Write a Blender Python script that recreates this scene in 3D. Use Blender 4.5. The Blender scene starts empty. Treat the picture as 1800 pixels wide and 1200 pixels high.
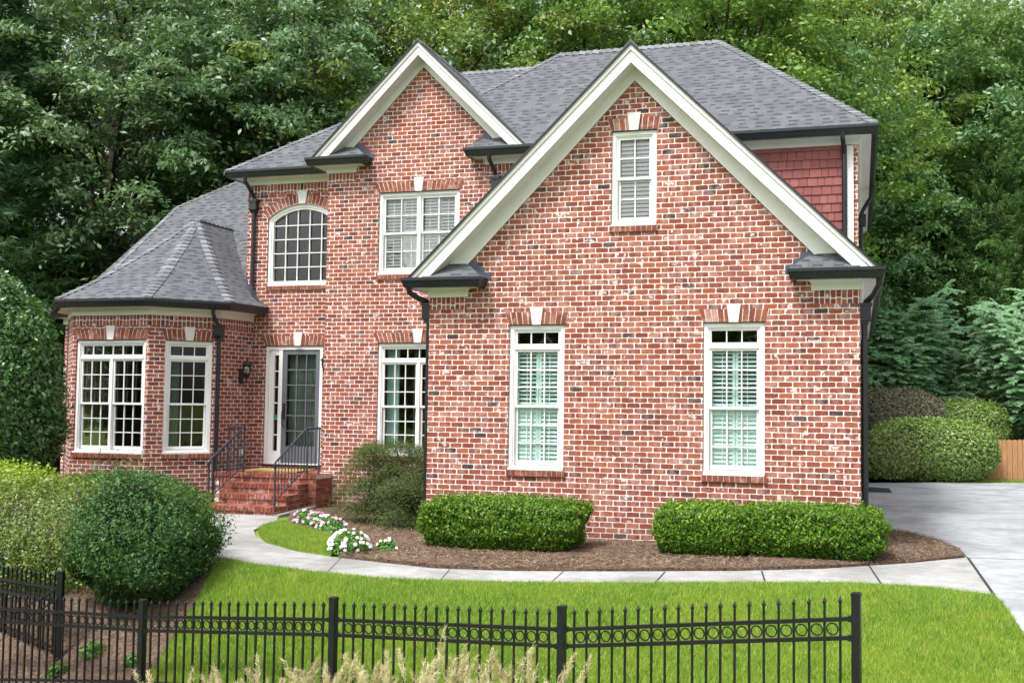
import bpy, math, random
import numpy as np
from mathutils import Vector, Matrix
from mathutils.geometry import tessellate_polygon

random.seed(7)
R = math.radians
scene = bpy.context.scene
col = scene.collection
EYE = 2.08

# ------------------------------------------------------------------ materials
class NT:
    def __init__(s, name):
        s.m = bpy.data.materials.new(name); s.m.use_nodes = True
        s.t = s.m.node_tree; s.t.nodes.clear()
        s.out = s.t.nodes.new('ShaderNodeOutputMaterial')
    def n(s, typ, **kw):
        nd = s.t.nodes.new(typ)
        for k, v in kw.items():
            if k.startswith('i_'):
                key = k[2:]
                key = int(key) if key.isdigit() else key.replace('_', ' ')
                s.put(nd.inputs[key], v)
            else: setattr(nd, k, v)
        return nd
    def put(s, sock, v):
        if isinstance(v, bpy.types.NodeSocket): s.t.links.new(v, sock)
        else: sock.default_value = v
    def op(s, o, a, b=None, c=None, clamp=False):
        nd = s.t.nodes.new('ShaderNodeMath'); nd.operation = o; nd.use_clamp = clamp
        s.put(nd.inputs[0], a)
        if b is not None: s.put(nd.inputs[1], b)
        if c is not None: s.put(nd.inputs[2], c)
        return nd.outputs[0]
    def mix(s, f, a, b, bt='MIX'):
        nd = s.t.nodes.new('ShaderNodeMix'); nd.data_type = 'RGBA'; nd.blend_type = bt
        s.put(nd.inputs[0], f)
        s.put(nd.inputs[6], a if isinstance(a, bpy.types.NodeSocket) else (*a, 1))
        s.put(nd.inputs[7], b if isinstance(b, bpy.types.NodeSocket) else (*b, 1))
        return nd.outputs[2]
    def rng(s, v, a, b, c=0., d=1., smooth=True):
        nd = s.t.nodes.new('ShaderNodeMapRange')
        if smooth: nd.interpolation_type = 'SMOOTHSTEP'
        s.put(nd.inputs[0], v)
        for i, x in enumerate((a, b, c, d)): s.put(nd.inputs[i + 1], x)
        return nd.outputs[0]
    def noise(s, scale, detail=3., rough=.5, vec=None, dist=0.):
        nd = s.n('ShaderNodeTexNoise'); nd.inputs['Scale'].default_value = scale
        nd.inputs['Detail'].default_value = detail; nd.inputs['Roughness'].default_value = rough
        nd.inputs['Distortion'].default_value = dist
        if vec is not None: s.put(nd.inputs['Vector'], vec)
        return nd
    def ramp(s, f, stops, const=False):
        nd = s.t.nodes.new('ShaderNodeValToRGB'); cr = nd.color_ramp
        if const: cr.interpolation = 'CONSTANT'
        cr.elements[0].position = stops[0][0]; cr.elements[0].color = (*stops[0][1], 1)
        cr.elements[1].position = stops[-1][0]; cr.elements[1].color = (*stops[-1][1], 1)
        for p, c in stops[1:-1]:
            e = cr.elements.new(p); e.color = (*c, 1)
        s.put(nd.inputs[0], f); return nd.outputs[0]
    def pbr(s, color, rough=.6, spec=.5, metal=0., bump=None, bstr=.3, bdist=.01):
        nd = s.n('ShaderNodeBsdfPrincipled')
        s.put(nd.inputs['Base Color'], color if isinstance(color, bpy.types.NodeSocket) else (*color, 1))
        s.put(nd.inputs['Roughness'], rough); s.put(nd.inputs['Specular IOR Level'], spec)
        nd.inputs['Metallic'].default_value = metal
        if bump is not None:
            b = s.n('ShaderNodeBump'); b.inputs['Strength'].default_value = bstr
            b.inputs['Distance'].default_value = bdist
            s.put(b.inputs['Height'], bump); s.put(nd.inputs['Normal'], b.outputs[0])
        return nd.outputs[0]
    def done(s, sh, vol=None):
        s.t.links.new(sh, s.out.inputs['Surface']); return s.m

def geo_pos(t): return t.n('ShaderNodeNewGeometry').outputs['Position']

def m_paint(name, c, rough=.5, var=.06, bumpy=.0, spec=.4):
    t = NT(name); p = geo_pos(t)
    n1 = t.noise(3., 4, .6, p); n2 = t.noise(40., 3, .6, p)
    f = t.op('ADD', t.op('MULTIPLY', n1.outputs[0], .7), t.op('MULTIPLY', n2.outputs[0], .3))
    f = t.rng(f, .35, .65)
    dk = tuple(x * (1 - 2 * var) for x in c)
    return t.done(t.pbr(t.mix(f, dk, c), t.rng(n2.outputs[0], .3, .7, rough - .08, rough + .1), spec, bump=n2.outputs[0], bstr=.03 + bumpy, bdist=.002))

def m_brick(name, bw=.203, bh=.0813, bond=.5, mort=.0046, wash=.5, seed=0., swap=False):
    t = NT(name)
    uv = t.n('ShaderNodeUVMap').outputs[0]
    nz = t.noise(11., 2, .5, uv).outputs['Color']; nz2 = t.noise(70., 2, .5, uv).outputs['Color']
    def vsc(v, k):
        a = t.n('ShaderNodeVectorMath', operation='SUBTRACT'); t.put(a.inputs[0], v); a.inputs[1].default_value = (.5, .5, .5)
        b = t.n('ShaderNodeVectorMath', operation='SCALE'); t.put(b.inputs[0], a.outputs[0]); b.inputs[3].default_value = k
        return b.outputs[0]
    add = t.n('ShaderNodeVectorMath', operation='ADD'); t.put(add.inputs[0], uv); t.put(add.inputs[1], vsc(nz, .016))
    add2 = t.n('ShaderNodeVectorMath', operation='ADD'); t.put(add2.inputs[0], add.outputs[0]); t.put(add2.inputs[1], vsc(nz2, .009))
    sp = t.n('ShaderNodeSeparateXYZ'); t.put(sp.inputs[0], add2.outputs[0])
    u, v = sp.outputs[0], sp.outputs[1]
    if swap: u, v = v, u
    vr = t.op('DIVIDE', v, bh); row = t.op('FLOOR', vr); fv = t.op('FRACT', vr)
    par = t.op('MODULO', t.op('ADD', row, 1000.), 2.)
    wn = t.n('ShaderNodeTexWhiteNoise', noise_dimensions='1D'); t.put(wn.inputs['W'], t.op('ADD', row, seed))
    uo = t.op('ADD', t.op('ADD', t.op('DIVIDE', u, bw), t.op('MULTIPLY', par, bond)), t.op('MULTIPLY', wn.outputs[0], .12))
    cl = t.op('FLOOR', uo); fu = t.op('FRACT', uo)
    # every so often a brick is cut in half
    cb = t.n('ShaderNodeCombineXYZ'); t.put(cb.inputs[0], cl); t.put(cb.inputs[1], row); cb.inputs[2].default_value = seed
    w1 = t.n('ShaderNodeTexWhiteNoise', noise_dimensions='3D'); t.put(w1.inputs[0], cb.outputs[0])
    s3 = t.n('ShaderNodeSeparateColor'); t.put(s3.inputs[0], w1.outputs['Color'])
    r1, r2, r3 = s3.outputs
    du = t.op('SUBTRACT', t.op('MULTIPLY', t.op('MINIMUM', fu, t.op('SUBTRACT', 1., fu)), bw), .0016)
    dv = t.op('MULTIPLY', t.op('MINIMUM', fv, t.op('SUBTRACT', 1., fv)), bh)
    # rounded corners and per-brick joint width
    d = t.op('MINIMUM', du, dv)
    d = t.op('SUBTRACT', d, t.op('MULTIPLY', t.op('POWER', t.op('SUBTRACT', 1., t.op('MINIMUM', t.op('DIVIDE', t.op('ADD', du, dv), .035), 1.)), 2.), .018))
    n0 = t.noise(9., 3, .6, uv)
    mw = t.op('ADD', t.op('ADD', mort, t.op('MULTIPLY', r3, .0024)), t.rng(n0.outputs[0], .55, .75, 0., .006))
    brick = t.rng(d, t.op('SUBTRACT', mw, .0015), t.op('ADD', mw, .0018))
    base = t.ramp(r1, [(0., (.035, .032, .038)), (.022, (.05, .035, .036)), (.035, (.14, .042, .030)), (.12, (.175, .042, .027)), (.35, (.215, .050, .030)), (.6, (.25, .060, .033)), (.8, (.29, .076, .039)), (.93, (.34, .102, .048)), (1., (.24, .072, .047))])
    n1 = t.noise(26., 4, .65, uv); n3 = t.noise(6., 3, .6, uv); n4 = t.noise(.55, 2, .5, uv)
    base = t.mix(t.rng(n1.outputs[0], .35, .7, 0., .25), base, (.15, .038, .03))
    # lime wash left on the faces
    wf = t.op('ADD', t.op('MULTIPLY', t.rng(n3.outputs[0], .40, .66), t.rng(r2, .15, .9)), t.op('MULTIPLY', t.rng(n1.outputs[0], .5, .72), .35))
    wf = t.op('MULTIPLY', wf, t.rng(n4.outputs[0], .3, .65, wash * .4, wash * .85), clamp=True)
    base = t.mix(wf, base, (.52, .325, .275))
    ctr = t.op('MULTIPLY', t.rng(t.op('ABSOLUTE', t.op('SUBTRACT', fu, t.op('ADD', .38, t.op('MULTIPLY', r1, .24)))), .30, .10), t.rng(r3, .30, .75))
    ctr = t.op('MULTIPLY', ctr, t.rng(n1.outputs[0], .38, .55, .35, 1.))
    base = t.mix(t.op('MULTIPLY', ctr, wash * .8, clamp=True), base, (.44, .23, .195))
    patch = t.op('MULTIPLY', t.rng(t.noise(7.5, 2, .7, uv).outputs[0], .60, .64), t.rng(r2, .62, .68))
    base = t.mix(t.op('MULTIPLY', patch, .7), base, (.68, .62, .59))
    mc = t.mix(t.rng(n3.outputs[0], .3, .7), (.58, .535, .495), (.72, .68, .64))
    c = t.mix(brick, mc, base)
    gz = t.n('ShaderNodeSeparateXYZ'); t.put(gz.inputs[0], geo_pos(t))
    foot_tone = t.op('MULTIPLY', t.rng(gz.outputs[2], .75, .0), t.rng(n3.outputs[0], .3, .6)); c = t.mix(t.op('MULTIPLY', foot_tone, .35), c, (.17, .10, .075))  # patchy browner tone, stronger towards the foot of the wall
    big = t.noise(.9, 4, .6, uv); c = t.mix(t.rng(big.outputs[0], .5, .72, 0., .22), c, (.22, .10, .08))
    hgt = t.op('ADD', brick, t.op('MULTIPLY', n1.outputs[0], .5))
    return t.done(t.pbr(c, .88, .25, bump=hgt, bstr=.55, bdist=.006))

def m_brickunit(name, dark=False):
    t = NT(name); p = geo_pos(t)
    a = t.n('ShaderNodeAttribute', attribute_name='rnd').outputs['Fac']
    base = t.ramp(a, [(0., (.06, .042, .038)), (.05, (.12, .038, .027)), (.3, (.185, .052, .034)), (.6, (.235, .072, .042)), (.85, (.30, .10, .056)), (.94, (.44, .25, .21)), (1., (.60, .50, .46))])
    n = t.noise(24., 4, .65, p); n2 = t.noise(7., 3, .6, p)
    base = t.mix(t.rng(n.outputs[0], .35, .7, 0., .4), base, (.15, .04, .03))
    base = t.mix(t.rng(n2.outputs[0], .5, .72, 0., .45), base, (.56, .38, .33))
    return t.done(t.pbr(base, .88, .25, bump=n.outputs[0], bstr=.4, bdist=.004))

def m_shingle(name, cap=False):
    t = NT(name); uv = t.n('ShaderNodeUVMap').outputs[0]
    sp = t.n('ShaderNodeSeparateXYZ'); t.put(sp.inputs[0], uv)
    nz = t.noise(3., 2, .5, uv)
    u, v = sp.outputs[0], t.op('ADD', sp.outputs[1], t.op('MULTIPLY', nz.outputs[0], .012))
    p = geo_pos(t); g = t.noise(160., 2, .8, p); bg = t.noise(1.1, 4, .6, p)
    if cap:
        a = t.n('ShaderNodeAttribute', attribute_name='rnd').outputs['Fac']
        c = t.mix(a, (.13, .137, .152), (.235, .242, .26))
        c = t.mix(t.rng(g.outputs[0], .35, .65, 0., .35), c, (.055, .058, .066))
        return t.done(t.pbr(c, .92, .2, bump=g.outputs[0], bstr=.3, bdist=.004))
    vr = t.op('DIVIDE', v, .143); row = t.op('FLOOR', vr); fv = t.op('FRACT', vr)
    def cell(w, k):
        wn = t.n('ShaderNodeTexWhiteNoise', noise_dimensions='1D'); t.put(wn.inputs['W'], t.op('ADD', row, k))
        uo = t.op('ADD', t.op('DIVIDE', u, w), t.op('MULTIPLY', wn.outputs[0], 5.))
        cb = t.n('ShaderNodeCombineXYZ'); t.put(cb.inputs[0], t.op('FLOOR', uo)); t.put(cb.inputs[1], row); cb.inputs[2].default_value = k
        w1 = t.n('ShaderNodeTexWhiteNoise', noise_dimensions='3D'); t.put(w1.inputs[0], cb.outputs[0])
        return w1.outputs['Value'], t.op('FRACT', uo)
    a, fa = cell(.29, 3.); b, fb = cell(.22, 17.)
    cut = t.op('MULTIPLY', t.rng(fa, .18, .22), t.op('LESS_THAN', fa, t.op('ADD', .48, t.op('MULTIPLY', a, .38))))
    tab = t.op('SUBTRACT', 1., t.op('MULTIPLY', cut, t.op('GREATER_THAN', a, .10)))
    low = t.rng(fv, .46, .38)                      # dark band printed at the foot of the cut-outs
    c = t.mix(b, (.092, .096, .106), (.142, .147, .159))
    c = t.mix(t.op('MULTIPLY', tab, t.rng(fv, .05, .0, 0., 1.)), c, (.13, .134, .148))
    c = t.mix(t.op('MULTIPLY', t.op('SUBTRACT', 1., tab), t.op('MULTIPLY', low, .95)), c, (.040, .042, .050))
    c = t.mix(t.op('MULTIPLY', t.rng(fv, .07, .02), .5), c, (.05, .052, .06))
    c = t.mix(t.rng(g.outputs[0], .3, .7, 0., .4), c, (.065, .07, .08))
    c = t.mix(t.rng(bg.outputs[0], .35, .7, 0., .3), c, (.085, .085, .088))
    hg = t.op('ADD', t.op('MULTIPLY', tab, .5), t.op('SUBTRACT', 1., fv))
    return t.done(t.pbr(c, .93, .2, bump=t.op('ADD', hg, t.op('MULTIPLY', g.outputs[0], .3)), bstr=.6, bdist=.008))

def m_shakes(name):
    t = NT(name); uv = t.n('ShaderNodeUVMap').outputs[0]
    sp = t.n('ShaderNodeSeparateXYZ'); t.put(sp.inputs[0], uv); u, v = sp.outputs[0], sp.outputs[1]
    a = t.n('ShaderNodeAttribute', attribute_name='rnd').outputs['Fac']
    p = geo_pos(t); n = t.noise(9., 4, .6, p)
    mp = t.n('ShaderNodeMapping'); t.put(mp.inputs[0], p); mp.inputs['Scale'].default_value = (90, 90, 4)
    gr = t.noise(1., 3, .6, mp.outputs[0])
    c = t.mix(a, (.21, .068, .06), (.28, .098, .086))
    c = t.mix(t.rng(n.outputs[0], .4, .7, 0., .3), c, (.23, .08, .072))
    return t.done(t.pbr(c, .75, .3, bump=gr.outputs[0], bstr=.3, bdist=.004))

def m_leaf(name, cols, rough=.45, trans=.25, hue=.03, spec=.5, objvar=.12):
    """cols: list of colours spread over the per-leaf random value"""
    t = NT(name); a = t.n('ShaderNodeAttribute', attribute_name='rnd').outputs['Fac']
    k = len(cols) - 1
    c = t.ramp(a, [(i / k, cc) for i, cc in enumerate(cols)])
    oi = t.n('ShaderNodeObjectInfo').outputs['Random']
    hs = t.n('ShaderNodeHueSaturation'); t.put(hs.inputs['Color'], c)
    t.put(hs.inputs['Hue'], t.rng(oi, 0., 1., .5 - hue, .5 + hue, False))
    t.put(hs.inputs['Value'], t.rng(oi, 0., 1., 1 - objvar, 1 + objvar, False))
    p = geo_pos(t); n = t.noise(.8, 3, .6, p)
    c2 = t.mix(t.rng(n.outputs[0], .35, .65, 0., .35), hs.outputs[0], tuple(x * .72 for x in cols[len(cols) // 2]))
    pr = t.pbr(c2, rough, spec)
    if trans <= 0: return t.done(pr)
    tr = t.n('ShaderNodeBsdfTranslucent'); t.put(tr.inputs[0], t.mix(.35, c2, (.22, .34, .03)))
    mx = t.n('ShaderNodeMixShader'); mx.inputs[0].default_value = trans
    t.put(mx.inputs[1], pr); t.put(mx.inputs[2], tr.outputs[0])
    return t.done(mx.outputs[0])

def m_noise2(name, c1, c2, scale, rough=.9, scale2=None, c3=None, bstr=.4, bdist=.02, stretch=None, spec=.3):
    t = NT(name); p = geo_pos(t)
    if stretch:
        mp = t.n('ShaderNodeMapping'); t.put(mp.inputs[0], p); mp.inputs['Scale'].default_value = stretch; p = mp.outputs[0]
    n = t.noise(scale, 5, .65, p); c = t.mix(t.rng(n.outputs[0], .35, .65), c1, c2)
    if c3 is not None:
        n2 = t.noise(scale2, 4, .6, p); c = t.mix(t.rng(n2.outputs[0], .45, .68, 0., .8), c, c3)
    return t.done(t.pbr(c, rough, spec, bump=n.outputs[0], bstr=bstr, bdist=bdist))

def m_glass(name, tint=(.85, .95, .92), k=1.0):
    t = NT(name)
    fr = t.n('ShaderNodeFresnel'); fr.inputs[0].default_value = 1.52
    gl = t.n('ShaderNodeBsdfGlossy'); gl.inputs['Roughness'].default_value = .02
    tr = t.n('ShaderNodeBsdfTransparent'); tr.inputs[0].default_value = (*tint, 1)
    mx = t.n('ShaderNodeMixShader'); t.put(mx.inputs[0], t.op('MULTIPLY', t.op('ADD', fr.outputs[0], .01), k, clamp=True))
    t.put(mx.inputs[1], tr.outputs[0]); t.put(mx.inputs[2], gl.outputs[0])
    return t.done(mx.outputs[0])

def m_concrete(name, c1, c2, dirt):
    t = NT(name); p = geo_pos(t)
    n1 = t.noise(.7, 5, .65, p, .6); n2 = t.noise(5., 4, .7, p); n3 = t.noise(120., 2, .7, p)
    c = t.mix(t.rng(n2.outputs[0], .3, .7), c1, c2)
    c = t.mix(t.rng(n1.outputs[0], .42, .66, 0., .75), c, dirt)
    mp = t.n('ShaderNodeMapping'); t.put(mp.inputs[0], p); mp.inputs['Scale'].default_value = (.5, 1.5, 1); mp.inputs['Rotation'].default_value = (0, 0, .25)
    n4 = t.noise(1.3, 5, .7, mp.outputs[0], .8)
    c = t.mix(t.rng(n4.outputs[0], .50, .72, 0., .38), c, tuple(x * .72 for x in dirt))
    c = t.mix(t.rng(n3.outputs[0], .45, .75, 0., .18), c, (.14, .13, .12))
    return t.done(t.pbr(c, .88, .25, bump=n3.outputs[0], bstr=.25, bdist=.004))

M = {}
M['brick'] = m_brick('brick_masonry', wash=.62)
M['brick_mid'] = m_brick('brick_masonry_middle', wash=.48, seed=31.)
M['brick_plain'] = m_brick('brick_masonry_entry', wash=.28, seed=77.)
M['soldier'] = m_brick('brick_soldier_course', bw=.203, bh=.078, bond=0., wash=.25, seed=5., swap=True)
M['unit'] = m_brickunit('brick_units')
M['mortar'] = m_noise2('mortar', (.50, .45, .40), (.68, .63, .58), 14., .95)
M['cream'] = m_paint('cream_trim_paint', (.72, .715, .69), .45, .03)
M['white'] = m_paint('white_window_paint', (.76, .76, .745), .4, .02)
M['stone'] = m_paint('limestone_keystone', (.66, .64, .61), .85, .06, .15)
M['gutter'] = m_paint('black_gutter_paint', (.013, .015, .020), .32, .1, spec=.5)
M['flash'] = m_paint('slate_blue_flashing', (.07, .085, .125), .4, .1)
M['door'] = m_paint('slate_blue_door_paint', (.12, .13, .15), .35, .05)
M['rail'] = m_paint('blue_black_rail_paint', (.035, .042, .062), .3, .1, spec=.6)
M['fence'] = m_paint('black_fence_paint', (.008, .009, .011), .42, .1, spec=.35)
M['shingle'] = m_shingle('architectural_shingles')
M['cap'] = m_shingle('shingle_caps', True)
M['shake'] = m_shakes('red_shakes')
M['glass'] = m_glass('window_glass', (.975, 1., .99), .6)
M['glassup'] = m_glass('upper_window_glass', (1., 1., 1.), 1.1)
M['shut_teal'] = m_paint('pale_teal_shutter_paint', (.74, .90, .87), .5, .03)
M['shut_white'] = m_paint('white_shutter_paint', (.90, .91, .91), .5, .02)
M['curtain'] = m_paint('pale_teal_curtain', (.50, .70, .68), .9, .08)
M['curtain_dark'] = m_paint('sheer_curtain', (.16, .20, .17), .9, .08)
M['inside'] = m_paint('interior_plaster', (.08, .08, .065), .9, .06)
M['bronze'] = m_paint('dark_bronze', (.03, .025, .022), .4, .1)
M['lampglass'] = m_glass('lantern_glass', (.9, .88, .82), 2.5)
M['coir'] = m_noise2('coir_mat', (.25, .17, .06), (.36, .26, .11), 30., .95)
M['green'] = m_paint('green_sticker', (.02, .35, .12), .5, .02)
M['mulch'] = m_noise2('pine_straw', (.06, .038, .027), (.17, .11, .08), 22., .95, 2.2, (.14, .085, .06), 1., .03)
M['soil'] = m_noise2('bark_mulch', (.06, .038, .026), (.20, .135, .095), 26., .95, 3., (.09, .055, .04), 1., .03)
M['walk'] = m_concrete('walk_concrete', (.28, .284, .28), (.36, .36, .352), (.17, .17, .16))
M['drive'] = m_concrete('drive_concrete', (.30, .312, .33), (.38, .392, .405), (.20, .208, .22))
M['joint'] = m_noise2('joint_dirt', (.02, .02, .018), (.05, .045, .04), 30.)
M['bark'] = m_noise2('bark', (.035, .028, .022), (.085, .07, .056), 6., .95, stretch=(3, 3, .6), bstr=.8, bdist=.03)
M['twig'] = m_noise2('twigs', (.10, .075, .055), (.20, .16, .12), 20., .95)
M['wood'] = m_noise2('cedar_boards', (.33, .165, .075), (.46, .25, .12), 3., .8, 1., (.38, .19, .085), .3, .004, (14, 14, 1.))
M['curb'] = m_paint('dark_curb', (.06, .06, .065), .8, .1)
def m_lawn():
    t = NT('lawn_turf'); p = geo_pos(t)
    n = t.noise(1.4, 4, .6, p); n2 = t.noise(28., 3, .7, p)
    c = t.mix(t.rng(n.outputs[0], .35, .65), (.13, .20, .03), (.20, .26, .045))
    c = t.mix(t.rng(n2.outputs[0], .35, .7, 0., .55), c, (.09, .14, .02))
    far = t.n('ShaderNodeSeparateXYZ'); t.put(far.inputs[0], p)
    c = t.mix(t.rng(far.outputs[1], 21., 25.), c, (.055, .045, .03))
    return t.done(t.pbr(c, .95, .2, bump=n2.outputs[0], bstr=.6, bdist=.02))
M['lawn'] = m_lawn()
def m_blade():
    t = NT('grass_blades'); p = geo_pos(t)
    a = t.n('ShaderNodeAttribute', attribute_name='rnd').outputs['Fac']
    n = t.noise(.9, 5, .7, p, .4); n2 = t.noise(3.6, 4, .7, p)
    c = t.ramp(a, [(0., (.095, .22, .022)), (.3, (.185, .355, .034)), (.65, (.265, .44, .045)), (.88, (.38, .49, .08)), (.96, (.50, .46, .2)), (1., (.55, .5, .25))])
    c = t.mix(t.rng(n.outputs[0], .42, .62, 0., .6), c, (.36, .46, .06))
    c = t.mix(t.rng(n2.outputs[0], .5, .7, 0., .5), c, (.13, .27, .025))
    pr = t.pbr(c, .5, .3); tr = t.n('ShaderNodeBsdfTranslucent'); t.put(tr.inputs[0], c)
    mx = t.n('ShaderNodeMixShader'); mx.inputs[0].default_value = .35; t.put(mx.inputs[1], pr); t.put(mx.inputs[2], tr.outputs[0])
    return t.done(mx.outputs[0])
M['blade'] = m_blade()
# foliage palettes
L = {}
L['oak'] = m_leaf('oak_leaves', [(.06, .13, .045), (.095, .19, .07), (.13, .245, .10), (.17, .30, .14)], .42, .3, .012, .5)
L['maplewood'] = m_leaf('hardwood_leaves', [(.07, .13, .025), (.11, .20, .035), (.15, .26, .045), (.23, .33, .06), (.42, .40, .06)], .5, .34, .02)
L['bright'] = m_leaf('poplar_leaves', [(.07, .145, .035), (.11, .22, .055), (.16, .29, .085), (.22, .36, .12)], .42, .34, .015)
L['conifer'] = m_leaf('conifer_needles', [(.03, .085, .032), (.05, .125, .045), (.075, .165, .06)], .6, .3, .01)
L['cedar'] = m_leaf('cedar_sprays', [(.05, .13, .03), (.085, .20, .045), (.13, .27, .065)], .6, .3, .01)
L['myrtle'] = m_leaf('crape_myrtle_leaves', [(.10, .26, .10), (.16, .35, .15), (.23, .45, .21), (.31, .54, .30)], .45, .35, .01)
L['holly'] = m_leaf('holly_leaves', [(.03, .085, .02), (.05, .135, .03), (.08, .19, .045), (.13, .25, .08)], .3, .15, .005, .7)
L['box'] = m_leaf('boxwood_leaves', [(.018, .065, .005), (.04, .12, .008), (.09, .21, .012), (.20, .35, .025)], .45, .22, .005, .35)
L['yew'] = m_leaf('yew_leaves', [(.010, .045, .010), (.02, .075, .016), (.04, .12, .026), (.09, .20, .045)], .5, .15, .005, .3)
L['olive'] = m_leaf('privet_leaves', [(.05, .10, .015), (.09, .16, .02), (.14, .22, .03), (.24, .30, .05)], .45, .25, .01)
L['yellow'] = m_leaf('golden_shrub_leaves', [(.13, .25, .018), (.21, .36, .022), (.31, .45, .035), (.42, .50, .06)], .45, .3, .005)
L['purple'] = m_leaf('loropetalum_leaves', [(.16, .12, .09), (.21, .17, .12), (.22, .24, .13), (.30, .24, .18)], .5, .12, .01)
L['azalea'] = m_leaf('azalea_leaves', [(.10, .18, .035), (.17, .27, .055), (.26, .36, .10), (.34, .33, .15)], .5, .2, .01)
L['shrubfar'] = m_leaf('ligustrum_leaves', [(.09, .19, .03), (.16, .29, .05), (.26, .40, .085), (.38, .50, .16)], .4, .2, .005, .6)
L['jmaple'] = m_leaf('laceleaf_maple_leaves', [(.035, .065, .015), (.065, .105, .022), (.10, .145, .035), (.14, .13, .05)], .6, .25, .005)
L['bed'] = m_leaf('bedding_leaves', [(.05, .16, .02), (.09, .24, .03), (.14, .32, .05)], .4, .2, .005)
L['petw'] = m_leaf('white_petals', [(.75, .74, .74), (.85, .84, .84)], .6, .2, 0., .3, 0.)
L['petp'] = m_leaf('pink_petals', [(.60, .08, .32), (.75, .25, .55), (.80, .50, .66), (.62, .04, .14)], .6, .2, 0., .3, 0.)
L['plume'] = m_leaf('straw_plumes', [(.48, .40, .22), (.64, .55, .33), (.78, .70, .48)], .8, .3, .005, .2)
L['stemg'] = m_leaf('grass_stems', [(.20, .26, .08), (.34, .34, .14), (.45, .40, .22)], .7, .3, .005, .2)
L['needle'] = m_leaf('straw_needles', [(.06, .035, .022), (.14, .085, .055), (.22, .15, .10), (.38, .30, .22)], .85, .0, .005, .2, 0.)

# ------------------------------------------------------------------ mesh helpers
ORG = {}
def link(o, parent=None):
    col.objects.link(o)
    if parent is not None: o.parent = parent
    return o
def tag(o, label=None, cat=None, group=None, kind=None):
    if label: o['label'] = label
    if cat: o['category'] = cat
    if group: o['group'] = group
    if kind: o['kind'] = kind
    return o
def thing(name, label, cat, loc=(0, 0, 0), group=None):
    o = bpy.data.objects.new(name, None); o.empty_display_size = .2
    col.objects.link(o); o.location = loc; ORG[o.name] = Vector(loc)
    return tag(o, label, cat, group)

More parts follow.
